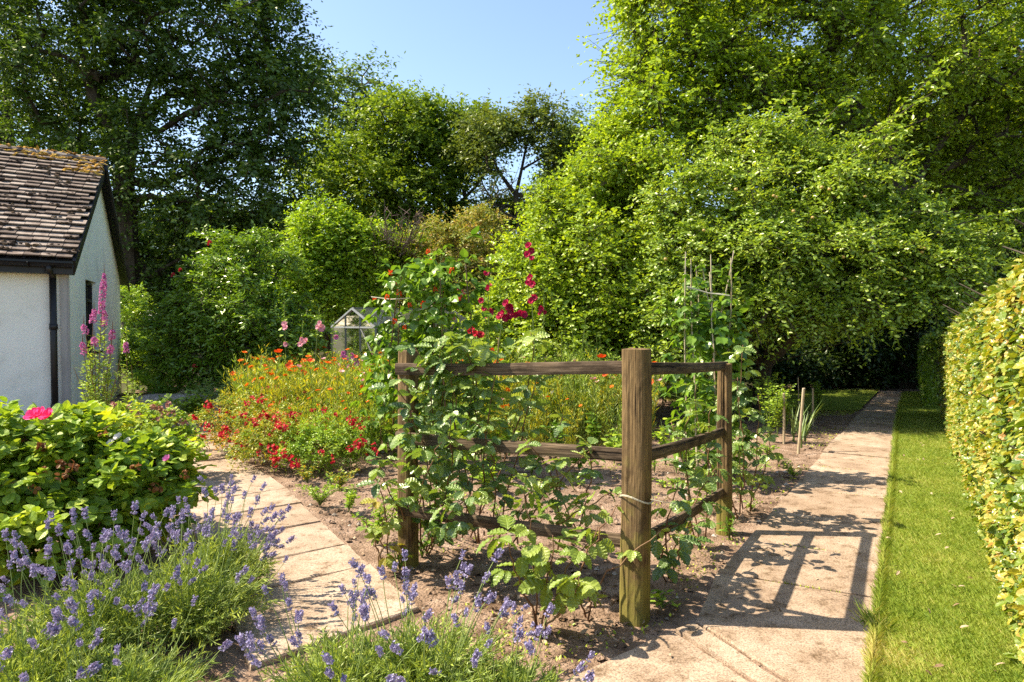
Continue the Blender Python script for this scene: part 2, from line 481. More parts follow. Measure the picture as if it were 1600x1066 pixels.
def concrete_mat():
    m, nt, N, L = new_mat('paving_concrete')
    tc = N('ShaderNodeTexCoord')
    n1 = N('ShaderNodeTexNoise'); n1.inputs['Scale'].default_value = 2.2; n1.inputs['Detail'].default_value = 8; n1.inputs['Roughness'].default_value = .65
    n2 = N('ShaderNodeTexNoise'); n2.inputs['Scale'].default_value = 110; n2.inputs['Detail'].default_value = 4; n2.inputs['Roughness'].default_value = .7
    n3 = N('ShaderNodeTexNoise'); n3.inputs['Scale'].default_value = 7; n3.inputs['Detail'].default_value = 10; n3.inputs['Roughness'].default_value = .75
    for q in (n1, n2, n3):
        L(tc.outputs['Object'], q.inputs['Vector'])
    at = N('ShaderNodeAttribute'); at.attribute_name = 'tint'
    c1 = ramp(nt, n1.outputs['Fac'], [(.3, (.27, .19, .13)), (.52, (.375, .28, .20)), (.72, (.46, .365, .28))])
    c2 = ramp(nt, n2.outputs['Fac'], [(.36, (.45, .42, .40)), (.5, (.98, .98, .98)), (.64, (1.25, 1.22, 1.18))])
    c3 = ramp(nt, n3.outputs['Fac'], [(.36, (.42, .37, .30)), (.46, (.92, .90, .87)), (.54, (1, 1, 1)), (.64, (1.04, 1.04, 1.02)), (.72, (1.2, 1.2, 1.14))])
    ct = ramp(nt, at.outputs['Fac'], [(0, (.80, .75, .70)), (1, (1.14, 1.16, 1.17))])
    o = c1
    for c in (c2, c3, ct):
        mx = N('ShaderNodeMix'); mx.data_type = 'RGBA'; mx.blend_type = 'MULTIPLY'; mx.inputs[0].default_value = 1
        L(o, mx.inputs[6]); L(c, mx.inputs[7]); o = mx.outputs[2]
    p = N('ShaderNodeBsdfPrincipled'); L(o, p.inputs['Base Color']); p.inputs['Roughness'].default_value = .92; p.inputs['Specular IOR Level'].default_value = .2
    ad = N('ShaderNodeMath'); ad.operation = 'MULTIPLY_ADD'; L(n3.outputs['Fac'], ad.inputs[0]); ad.inputs[1].default_value = 1.2; L(n2.outputs['Fac'], ad.inputs[2])
    bp = N('ShaderNodeBump'); bp.inputs['Strength'].default_value = .55; bp.inputs['Distance'].default_value = .006
    L(ad.outputs[0], bp.inputs['Height']); L(bp.outputs[0], p.inputs['Normal'])
    out = N('ShaderNodeOutputMaterial'); L(p.outputs[0], out.inputs[0])
    return m
M['concrete'] = concrete_mat()

def post_mat(name, cols, green):
    m, nt, N, L = new_mat(name)
    tc = N('ShaderNodeTexCoord')
    at = N('ShaderNodeAttribute'); at.attribute_name = 'leafpos'     # grain space: across, across, along
    def noise(scale, st, det=6):
        mp = N('ShaderNodeMapping'); mp.inputs['Scale'].default_value = st
        L(at.outputs['Vector'], mp.inputs[0])
        n = N('ShaderNodeTexNoise'); n.inputs['Scale'].default_value = scale; n.inputs['Detail'].default_value = det; n.inputs['Roughness'].default_value = .65
        L(mp.outputs[0], n.inputs['Vector'])
        return n.outputs['Fac']
    g1 = noise(110, (1, 1, .035), 8)
    g2 = noise(9, (1, 1, .5), 8)
    g3 = noise(24, (1, 1, .03), 5)
    c1 = ramp(nt, g1, [(.3, cols[0]), (.5, cols[1]), (.7, cols[2])])
    crack = ramp(nt, g3, [(.335, (.10, .08, .06)), (.385, (1, 1, 1))])
    c2 = ramp(nt, g2, [(.34, (.40, .36, .32)), (.5, (.95, .92, .9)), (.66, (1.25, 1.2, 1.1))])
    o = c1
    for c in (crack, c2):
        mx = N('ShaderNodeMix'); mx.data_type = 'RGBA'; mx.blend_type = 'MULTIPLY'; mx.inputs[0].default_value = 1
        L(o, mx.inputs[6]); L(c, mx.inputs[7]); o = mx.outputs[2]
    if green:
        g4 = noise(6, (1, 1, .8))
        sp = N('ShaderNodeSeparateXYZ'); L(at.outputs['Vector'], sp.inputs[0])
        mr = N('ShaderNodeMapRange'); L(sp.outputs[2], mr.inputs[0]); mr.inputs[1].default_value = .1; mr.inputs[2].default_value = 1.1; mr.inputs[3].default_value = .22; mr.inputs[4].default_value = -.12
        ad = N('ShaderNodeMath'); ad.operation = 'ADD'; L(g4, ad.inputs[0]); L(mr.outputs[0], ad.inputs[1])
        f = ramp(nt, ad.outputs[0], [(.5, (0, 0, 0)), (.72, (.8, .8, .8))])
        mx = N('ShaderNodeMix'); mx.data_type = 'RGBA'
        L(f, mx.inputs[0]); L(o, mx.inputs[6]); mx.inputs[7].default_value = (.22, .19, .04, 1); o = mx.outputs[2]
    p = N('ShaderNodeBsdfPrincipled'); L(o, p.inputs['Base Color']); p.inputs['Roughness'].default_value = .9; p.inputs['Specular IOR Level'].default_value = .2
    ad = N('ShaderNodeMath'); ad.operation = 'ADD'; L(g1, ad.inputs[0]); L(crack, ad.inputs[1])
    bp = N('ShaderNodeBump'); bp.inputs['Strength'].default_value = .7; bp.inputs['Distance'].default_value = .006
    L(ad.outputs[0], bp.inputs['Height']); L(bp.outputs[0], p.inputs['Normal'])
    out = N('ShaderNodeOutputMaterial'); L(p.outputs[0], out.inputs[0])
    return m
M['post'] = post_mat('weathered_post_wood', [(.065, .040, .018), (.155, .102, .046), (.28, .19, .09)], True)
M['rail'] = post_mat('weathered_rail_wood', [(.038, .027, .017), (.105, .074, .046), (.22, .165, .11)], False)

def wall_mat():
    m, nt, N, L = new_mat('roughcast_render')
    tc = N('ShaderNodeTexCoord')
    n1 = N('ShaderNodeTexNoise'); n1.inputs['Scale'].default_value = 1.4; n1.inputs['Detail'].default_value = 8; n1.inputs['Roughness'].default_value = .7
    n2 = N('ShaderNodeTexVoronoi'); n2.inputs['Scale'].default_value = 48
    n3 = N('ShaderNodeTexNoise'); n3.inputs['Scale'].default_value = 30; n3.inputs['Detail'].default_value = 4
    for q in (n1, n2, n3):
        L(tc.outputs['Object'], q.inputs['Vector'])
    c = ramp(nt, n1.outputs['Fac'], [(.26, (.50, .47, .39)), (.38, (.76, .74, .64)), (.5, (.86, .84, .74)), (.7, (.89, .88, .79))])
    p = N('ShaderNodeBsdfPrincipled'); L(c, p.inputs['Base Color']); p.inputs['Roughness'].default_value = .9
    ad = N('ShaderNodeMath'); ad.operation = 'MULTIPLY_ADD'; L(n3.outputs['Fac'], ad.inputs[0]); ad.inputs[1].default_value = 1.0; L(n2.outputs['Distance'], ad.inputs[2])
    bp = N('ShaderNodeBump'); bp.inputs['Strength'].default_value = .4; bp.inputs['Distance'].default_value = .008
    L(ad.outputs[0], bp.inputs['Height']); L(bp.outputs[0], p.inputs['Normal'])
    out = N('ShaderNodeOutputMaterial'); L(p.outputs[0], out.inputs[0])
    return m
M['wall'] = wall_mat()
M['tile'] = solid_mat('clay_tile', [(.095, .066, .05), (.19, .138, .105), (.34, .27, .215)], 6, rough=.9, bump=.6, bdist=.012, bscale=60, tint=.5)
M['coping'] = solid_mat('grey_corner_strip', [(.30, .28, .26), (.44, .42, .39)], 5, (1, 1, .3), rough=.9)

# ------------------------------------------------------------------ plants engine
def clump_points(blobs, n, rng, shell=.5, gap=0.0, gseed=0, gscale=.8):
    vol = np.array([b[1][0] * b[1][1] * b[1][2] for b in blobs]) ** .67
    k = rng.choice(len(blobs), size=n, p=vol / vol.sum())
    d = rndu(rng, n)
    r = (shell + (1 - shell) * rng.random(n)) * (.9 + .25 * rng.random(n))
    C = np.array([b[0] for b in blobs])[k]
    S = np.array([b[1] for b in blobs])[k]
    r = r * (1 + .26 * vnoise((C + d * S) * gscale * 2.2, gseed + 9))
    p = C + d * r[:, None] * S
    out = unit(d / S)
    ok = p[:, 2] > 0.15
    if gap:
        ok &= vnoise(p * gscale, gseed) > -1 + gap
    return p[ok], out[ok]

def spray(mb, tm, C, O, rng, rad, twigs, lpt, L, Wd, flat=.7, droop=.25, outw=.5, up=.7, tlo=0, thi=1, curl=.1, twigmb=None, twr=.006):
    m = len(C)
    d = rndu(rng, m * twigs)
    d[:, 2] *= flat
    d = unit(d + np.repeat(O, twigs, 0) * outw + np.array([0, 0, .12]))
    c = np.repeat(C, twigs, 0)
    ln = rad * np.repeat(np.clip(np.exp(rng.normal(0, .3, m)), .5, 1.45), twigs) * (.55 + .65 * rng.random(m * twigs))
    if twigmb is not None:
        e = c + d * ln[:, None] * .7 - np.array([0, 0, 1.]) * (droop * ln)[:, None] * .4
        frusta(twigmb, c, e, np.full(len(c), twr), np.full(len(c), twr * .4), 3)
    s = (np.arange(lpt) + .5)[None] / lpt * .9 + .1 + rng.normal(size=(m * twigs, lpt)) * .04
    pos = c[:, None] + d[:, None] * (ln[:, None] * s)[..., None]
    pos[..., 2] -= droop * ln[:, None] * s * s
    side = unit(np.cross(d, np.array([0, 0, 1.]) + rng.normal(size=d.shape) * .2))
    sg = np.where((np.arange(lpt) % 2) == 0, 1., -1.)[None, :, None]
    T = d[:, None] * .55 + side[:, None] * sg * .8 + rng.normal(size=(m * twigs, lpt, 3)) * .35
    T[..., 2] -= .2
    Nn = np.array([0, 0, up]) + d[:, None] * .35 + rng.normal(size=T.shape) * .45
    n = m * twigs * lpt
    clt = np.repeat(np.clip(rng.normal(.5, .22, m), 0, 1), twigs * lpt)
    t = np.clip(clt * .6 + rng.random(n) * .55 - .08, 0, 1)
    t = tlo + (thi - tlo) * t
    sz = .7 + .55 * rng.random(n)
    scatter(mb, tm, pos.reshape(-1, 3), T.reshape(-1, 3), Nn.reshape(-1, 3), L * sz, Wd * sz, t, curl * (rng.random(n) * 2 - .4))

def skeleton(mb, trunk, limbs, C, rng, r0, rtip=.008, step=.7, sides=6, rise=.12, jit=.06, wob=0.03):
    nodes, par = [], []
    for i, p in enumerate(trunk):
        nodes.append(np.asarray(p, float)); par.append(i - 1)
    ntr = len(nodes)
    for ln in limbs:
        A = np.array(nodes)
        k = int(np.argmin(np.linalg.norm(A - np.asarray(ln[0]), axis=1)))
        for p in ln[1:]:
            nodes.append(np.asarray(p, float)); par.append(k); k = len(nodes) - 1
    main = len(nodes)
    order = np.argsort(np.linalg.norm(C - np.array(nodes)[:main].mean(0), axis=1))
    top = trunk[-1][2]
    arr = np.zeros((main + len(C) * 12, 3)); arr[:main] = np.array(nodes); cnt = main
    for c in C[order]:
        A = arr[:cnt]
        dv = c - A
        cost = np.linalg.norm(dv, axis=1) + 1.2 * np.maximum(0, A[:, 2] - c[2])
        low = np.arange(cnt) < max(1, int(ntr * .35))
        if ntr > 3:
            cost = cost + low * 3.0
        k = int(np.argmin(cost))
        dist = np.linalg.norm(c - arr[k])
        m = min(11, max(1, int(dist / step)))
        a = arr[k].copy()
        for i in range(1, m + 1):
            s = i / m
            p = a + (c - a) * s
            p[2] += math.sin(math.pi * s) * rise * dist
            if i < m:
                p += rng.normal(size=3) * jit * dist / m ** .5
            arr[cnt] = p; par.append(k); k = cnt; cnt += 1
    arr = arr[:cnt]
    par = np.array(par)
    w = np.zeros(cnt)
    kids = np.bincount(par[par >= 0], minlength=cnt)
    w[kids == 0] = 1
    for i in range(cnt - 1, 0, -1):
        if par[i] >= 0:
            w[par[i]] += w[i]
    r = np.maximum(rtip, r0 * (w / w[0]) ** .5)
    r[0] *= 1.25
    ch = np.arange(cnt)[par >= 0]
    pa = par[ch]
    ra = np.minimum(r[pa], r[ch] * 1.5)
    frusta(mb, arr[pa], arr[ch] + unit(arr[ch] - arr[pa]) * (r[ch] * .3)[:, None], ra, r[ch], sides, t=.5)

def Bl(u, v, Y, ru, rv, rd):
    return (P(u, v, Y), (ru * Y / F, rd, rv * Y / F))

def tree(name, label, cat, base, trunk, limbs, blobs, n, rad, twigs, lpt, L, Wd, leaf, bark, r0, seed, tm=RH, gap=.35, shell=.45, droop=.25, up=.7, group=None, tlo=0, thi=1, twigr=0, crown='crown', trunk_name='trunk', flat=.7, outw=.5, step=.7, gscale=.8, rise=.12, rtip=.008):
    rng = np.random.default_rng(seed)
    th = thing(name, label, cat, base, group)
    C, O = clump_points(blobs, n, rng, shell, gap, seed, gscale)
    tb = MB()
    skeleton(tb, trunk, limbs, C, rng, r0, step=step, rise=rise, rtip=rtip)
    lb = MB()
    spray(lb, tm, C, O, rng, rad, twigs, lpt, L, Wd, droop=droop, up=up, tlo=tlo, thi=thi, flat=flat, outw=outw, twigmb=tb if twigr else None, twr=twigr or .005)
    part(trunk_name, tb, M[bark], th)
    part(crown, lb, M[leaf], th)
    return th

def ground_of(p):
    return np.array([p[0], p[1], 0.0])

# ------------------------------------------------------------------ ground, bed, paths, lawn
rng = np.random.default_rng(1)
mb = MB()
mb.add([(-400, -60, -.08), (400, -60, -.08), (400, 700, -.08), (-400, 700, -.08)], quads=[(0, 1, 2, 3)])
setting('ground', mb, M['ground'])

def grid_sheet(x0, x1, y0, y1, dx, z, amp, seed):
    nx, ny = int((x1 - x0) / dx) + 1, int((y1 - y0) / dx) + 1
    X, Y = np.meshgrid(np.linspace(x0, x1, nx), np.linspace(y0, y1, ny))
    p = np.stack([X, Y, np.zeros_like(X)], -1)
    h = vnoise(p * 2.1, seed) * .5 + vnoise(p * 7.3, seed + 1) * .35 + vnoise(p * 19, seed + 2) * .28 + np.random.default_rng(seed).normal(size=X.shape) * .16
    p[..., 2] = z + amp * h
    i = np.arange(nx * ny).reshape(ny, nx)
    q = np.stack([i[:-1, :-1], i[:-1, 1:], i[1:, 1:], i[1:, :-1]], -1).reshape(-1, 4)
    b = MB(); b.add(p, quads=q)
    return b
setting('soil_bed', grid_sheet(-9, 10, .5, 17.5, .045, -.014, .017, 3), M['soil'], True)

# path edges
RL = [G(1060, 962), G(1215, 790), G(1300, 690), G(1376, 612)]
RR = [G(1366, 1000), G(1390, 780), G(1400, 665), G(1411, 612)]
def polyat(pl, y):
    pl = np.array(pl)
    i = int(np.clip(np.searchsorted(pl[:, 1], y) - 1, 0, len(pl) - 2))
    s = (y - pl[i, 1]) / (pl[i + 1, 1] - pl[i, 1])
    return pl[i] + (pl[i + 1] - pl[i]) * s

def slab(mb, corners, z, rng, t, th=.07, gap=.009):
    c = np.array(corners)[:, :2] + rng.normal(size=(len(corners), 2)) * .007
    z = z - .026
    ctr = c.mean(0)
    pts = []
    n = len(c)
    for i in range(n):
        a, b = c[i], c[(i + 1) % n]
        m = max(3, int(np.linalg.norm(b - a) / .06))
        for k in range(m):
            pts.append(a + (b - a) * k / m)
    pts = np.array(pts)
    d = ctr - pts
    pts = pts + unit(d) * (gap + np.abs(rng.normal(size=(len(pts), 1))) * .0035)
    k = len(pts)
    ins = pts + unit(d) * .008
    tilt = rng.normal(size=2) * .004
    zt = z + (ins - ctr) @ tilt
    V = np.concatenate([np.c_[pts, np.full(k, z - th)], np.c_[pts, zt - .007 - np.abs(rng.normal(size=k)) * .003], np.c_[ins, zt], [[ctr[0], ctr[1], z]]])
    i = np.arange(k); j = (i + 1) % k
    q = np.concatenate([np.stack([i, j, j + k, i + k], 1), np.stack([i + k, j + k, j + 2 * k, i + 2 * k], 1)])
    tr = np.stack([i + 2 * k, j + 2 * k, np.full(k, 3 * k)], 1)
    mb.add(V, tris=tr, quads=q, t=t)

pb = MB()
ys_l = [3.72]
while ys_l[-1] < 16:
    ys_l.append(ys_l[-1] + rng.choice([.62, .7, .78, .9]) * .86)
slope = -.36 * .86
for i in range(len(ys_l) - 1):
    a = polyat(RL, ys_l[i]); b = polyat(RL, ys_l[i + 1])
    c = polyat(RR, ys_l[i + 1] - .42); d = polyat(RR, ys_l[i] - .42)
    if i == 0:
        a = G(1085, 972); d = G(1367, 1150)
    slab(pb, [a, d, c, b], .038 + rng.normal() * .004, rng, rng.random())
slab(pb, [G(1053, 984), G(1180, 1066), G(1330, 1170), G(1360, 1152), G(1082, 974)], .036, rng, .95)
slab(pb, [G(1049, 987), G(880, 1066), G(560, 1260), G(1100, 1500), G(1325, 1175), G(1176, 1069)], .037, rng, .8)
# left path
LR = [G(655, 952), G(500, 812), G(440, 755), G(345, 699)]
LL = [G(388, 1045)]
dl = np.array([-.51, .86, 0])
s0 = 0.0
LRp = np.array(LR)
def lr_at(s):
    d = np.r_[0, np.cumsum(np.linalg.norm(np.diff(LRp, axis=0), axis=1))]
    i = int(np.clip(np.searchsorted(d, s) - 1, 0, len(d) - 2))
    return LRp[i] + (LRp[i + 1] - LRp[i]) * (s - d[i]) / (d[i + 1] - d[i])
off0 = np.array(LL[0]) - LRp[0]
seams = [0, .80, 1.28, 1.95, 2.6, 3.2, 3.85, 4.5, 5.1, 5.7, 6.3]
for i in range(len(seams) - 1):
    a, b = lr_at(seams[i]), lr_at(seams[i + 1])
    w = unit(np.array([-.80, -.6, 0])) * .94
    wa = off0 if i == 0 else w
    wb = w
    slab(pb, [a, b, b + wb, a + wa], .036 + rng.normal() * .004, rng, .55 + .45 * rng.random())
e = lr_at(6.3)
for k in range(4):
    a = e + np.array([-.9, .25, 0]) * k
    slab(pb, [a, a + np.array([-.15, .85, 0]), a + np.array([-1.05, 1.1, 0]), a + np.array([-.9, .25, 0])], .034, rng, .3)
setting('path', pb, M['concrete'])

# lawn strip between path and hedge and the far lawn
def HB(y):        # foot of the hedge face
    return np.array([.50 + .585 * y, y, 0])
lb = MB()
lq = []
yy = np.linspace(.3, 15.8, 60)
Lp = [np.r_[polyat(RR, y)[:2] + np.array([.012, 0]), .018] for y in yy]
Rp = [np.r_[HB(y)[:2] + np.array([.35, 0]), .018] for y in yy]
V = np.array([q for pr in zip(Lp, Rp) for q in pr])
lb.add(V, quads=[(2 * i, 2 * i + 1, 2 * i + 3, 2 * i + 2) for i in range(len(yy) - 1)])
far = [polyat(RL, 12.4) + np.array([-.05, 0, 0]), polyat(RL, 16) + np.array([-.05, 0, 0]), np.array([3.2, 16.6, 0]), np.array([3.6, 12.5, 0])]
lb.add([np.r_[q[:2], .016] for q in far], quads=[(0, 1, 2, 3)])
setting('lawn', lb, M['turf'])
gb = MB()
def blades(mb, n, sampler, h, w, rng, tfun=None):
    p = sampler(n)
    a = rng.random(n) * 2 * math.pi
    T = np.c_[np.cos(a) * .65, np.sin(a) * .65, .45 + .6 * rng.random(n)]
    Nn = np.c_[np.cos(a + 1.6), np.sin(a + 1.6), np.full(n, .4)]
    t = rng.random(n) if tfun is None else tfun(p, rng)
    scatter(mb, BLADE, p, T, Nn, h * (.6 + .8 * rng.random(n)), w * (.7 + .6 * rng.random(n)), t, .25 * rng.random(n))
def lawn_pts(n):
    y = 2.2 + 13.4 * rng.random(n) ** 1.9
    l = np.array([polyat(RR, q)[0] for q in y]) - .025 + .02 * np.sin(y * 9)
    r = .50 + .585 * y + .2
    s = rng.random(n)
    return np.c_[l + (r - l) * s, y, np.full(n, .015)]
def lawn_tint(p, rng):
    k = vnoise(p * np.array([3., 3, 1]), 5) * .5 + vnoise(p * 9, 6) * .35
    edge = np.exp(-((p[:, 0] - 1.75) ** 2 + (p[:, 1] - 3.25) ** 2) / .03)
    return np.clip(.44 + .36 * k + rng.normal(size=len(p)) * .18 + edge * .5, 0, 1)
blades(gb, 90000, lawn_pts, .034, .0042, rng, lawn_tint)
def edge_pts(n):
    y = 2.6 + 11 * rng.random(n) ** 1.6
    l = np.array([polyat(RR, q)[0] for q in y])
    k = np.maximum(0, vnoise(np.c_[y * 4, y * 0, y * 0], 8)) ** 1.5
    return np.c_[l + .01 - .05 * k * rng.random(n), y, np.full(n, .02)]
blades(gb, 9000, edge_pts, .055, .0045, rng, lawn_tint)
blades(gb, 140, lambda n: np.c_[1.90 + .03 * rng.normal(size=n), 3.55 + .05 * rng.normal(size=n), np.full(n, .02)], .10, .006, rng)
def far_pts(n):
    y = 11.6 + 4.9 * rng.random(n) ** .8
    r = np.array([polyat(RL, q)[0] for q in y])
    x = 3.2 + (r - 3.2) * rng.random(n)
    y = y + .35 * vnoise(np.c_[x * 2.5, x * 0, x * 0], 3)
    return np.c_[x, y, np.full(n, .0)]
blades(gb, 22000, far_pts, .032, .009, rng)
setting('grass', gb, M['grass'], kind='stuff', label='short mown grass in a strip beside the slab path', cat='grass')

# moss, weeds, litter and pebbles on the bare soil
mg = MB()
n = 26000
p = np.c_[-4 + 9 * rng.random(n), 2.3 + 9 * rng.random(n) ** 1.4, np.full(n, .0)]
k = vnoise(p * 2.4, 11) + .6 * vnoise(p * 6.1, 12)
rightd = p[:, 0] - np.array([polyat(RL, q)[0] for q in p[:, 1]])
near = np.exp(-((p[:, 0] - .15) ** 2 / .25 + (p[:, 1] - 3.3) ** 2 / .12))
ok = (rightd < -.02) & (k + 1.3 * near + .7 * np.exp(-(rightd / .25) ** 2) > .55)
left_in = np.array([(q[0] < np.interp(q[1], LRp[:, 1], LRp[:, 0]) + .03) for q in p])
ok &= ~left_in & ~((p[:, 1] < 3.6) & (p[:, 0] > (p[:, 1] - 3.04) * 1.16 + .2))
p = p[ok]; n = len(p)
a = rng.random(n) * 6.28
scatter(mg, RH, p, np.c_[np.cos(a), np.sin(a), .5 + .5 * rng.random(n)], np.c_[rng.normal(size=(n, 2)) * .4, np.ones(n)], .014 + .016 * rng.random(n), .009 + .008 * rng.random(n), rng.random(n))
for i in range(1, len(ys_l) - 1):
    a_, b_ = polyat(RL, ys_l[i]), polyat(RR, ys_l[i] - .42)
    m_ = 70
    q_ = a_ + (b_ - a_) * rng.random((m_, 1)) + rng.normal(size=(m_, 3)) * [.006, .006, 0]
    q_ = q_[vnoise(q_ * 5, i) > .1]; q_[:, 2] = .004
    scatter(mg, RH, q_, rndu(rng, len(q_)) + [0, 0, .8], rndu(rng, len(q_)), .018, .008, rng.random(len(q_)))
setting('moss', mg, M['mossg'], kind='stuff', label='low moss and seedlings creeping over the bare soil', cat='ground cover')
lt = MB()
n = 9000
p = np.c_[-2.2 + 6 * rng.random(n), 2.4 + 5.2 * rng.random(n) ** 1.2, .002 + .012 * rng.random(n)]
dens = np.exp(-((p[:, 0] - .35) ** 2 + (p[:, 1] - 3.6) ** 2) / .5) + .35
rightd = p[:, 0] - np.array([polyat(RL, q)[0] for q in p[:, 1]])
ok = (rng.random(n) < dens) & (rightd < .0) & (p[:, 0] > np.interp(p[:, 1], LRp[:, 1], LRp[:, 0]) + .02)
ok &= ~((p[:, 1] < 3.6) & (p[:, 0] > (p[:, 1] - 3.04) * 1.16 + .2))
p = p[ok]; n = len(p)
scatter(lt, OV, p, np.c_[rng.normal(size=(n, 2)), .25 * rng.normal(size=n)], np.c_[rng.normal(size=(n, 2)) * .6, np.ones(n)], .015 + .04 * rng.random(n) ** 2, .008 + .02 * rng.random(n) ** 2, rng.random(n), .6 * rng.normal(size=n))
n = 500
lp_ = lawn_pts(n); lp_[:, 2] = .045
ys = 3.0 + 7 * rng.random(n)
scatter(lt, OV, lp_[:70], rng.normal(size=(70, 3)) * np.array([1, 1, .2]), np.c_[rng.normal(size=(70, 2)) * .4, np.ones(70)], .03 + .02 * rng.random(70), .02, rng.random(70), .3)
pp = np.array([polyat(RL, y) * (1 - s) + polyat(RR, y) * s for y, s in zip(ys[:60], rng.random(60))]); pp[:, 2] = .025
scatter(lt, OV, pp, rng.normal(size=(60, 3)) * np.array([1, 1, .2]), np.c_[rng.normal(size=(60, 2)) * .3, np.ones(60)], .02 + .02 * rng.random(60), .012, rng.random(60), .3)
setting('leaf_litter', lt, M['litter'], kind='stuff', label='dry brown leaf fragments strewn over the soil', cat='leaf litter')
sb = MB()
n = 900
OCT = {'v': np.array([(-.5, 0, 0), (0, .5, 0), (.5, 0, 0), (0, -.5, 0), (.05, .05, .45), (.3, .32, .1), (-.3, .3, .12), (-.3, -.3, .1), (.3, -.3, .12)], float),
       'f': np.array([(4, 2, 5), (4, 5, 1), (4, 1, 6), (4, 6, 0), (4, 0, 7), (4, 7, 3), (4, 3, 8), (4, 8, 2)])}
p = np.c_[-2.4 + 7 * rng.random(n), 2.6 + 6 * rng.random(n), np.full(n, -.01)]
rightd = p[:, 0] - np.array([polyat(RL, q)[0] for q in p[:, 1]])
ok = (rightd < -.02) & (p[:, 0] > np.interp(p[:, 1], LRp[:, 1], LRp[:, 0]) + .02)
ok &= ~((p[:, 1] < 3.6) & (p[:, 0] > (p[:, 1] - 3.04) * 1.16 + .2))
p = p[ok]; n = len(p)
sz = .012 + .05 * rng.random(n) ** 4
scatter(sb, OCT, p, np.c_[rng.normal(size=(n, 2)), np.zeros(n)], np.tile([0, 0, 1.], (n, 1)), sz, sz * .8, rng.random(n))
setting('pebbles', sb, M['stone'], kind='stuff', label='small stones lying on the bare soil', cat='pebbles')

cb = MB()
n = 5200
p = np.c_[-2.6 + 7 * rng.random(n), 2.6 + 6.4 * rng.random(n) ** 1.2, np.full(n, -.012)]
rightd = p[:, 0] - np.array([polyat(RL, q)[0] for q in p[:, 1]])
ok = (rightd < -.02) & (p[:, 0] > np.interp(p[:, 1], LRp[:, 1], LRp[:, 0]) + .02)
ok &= ~((p[:, 1] < 3.6) & (p[:, 0] > (p[:, 1] - 3.04) * 1.16 + .2))
p = p[ok]; n = len(p)
sz = .018 + .06 * rng.random(n) ** 3
scatter(cb, OCT, p, np.c_[rng.normal(size=(n, 2)), np.zeros(n)], np.c_[rng.normal(size=(n, 2)) * .25, np.ones(n)], sz, sz * (.6 + .4 * rng.random(n)), rng.random(n))
setting('soil_clods', cb, M['soil'], kind='stuff', label='crumbly clods of dry soil in the bed', cat='soil')

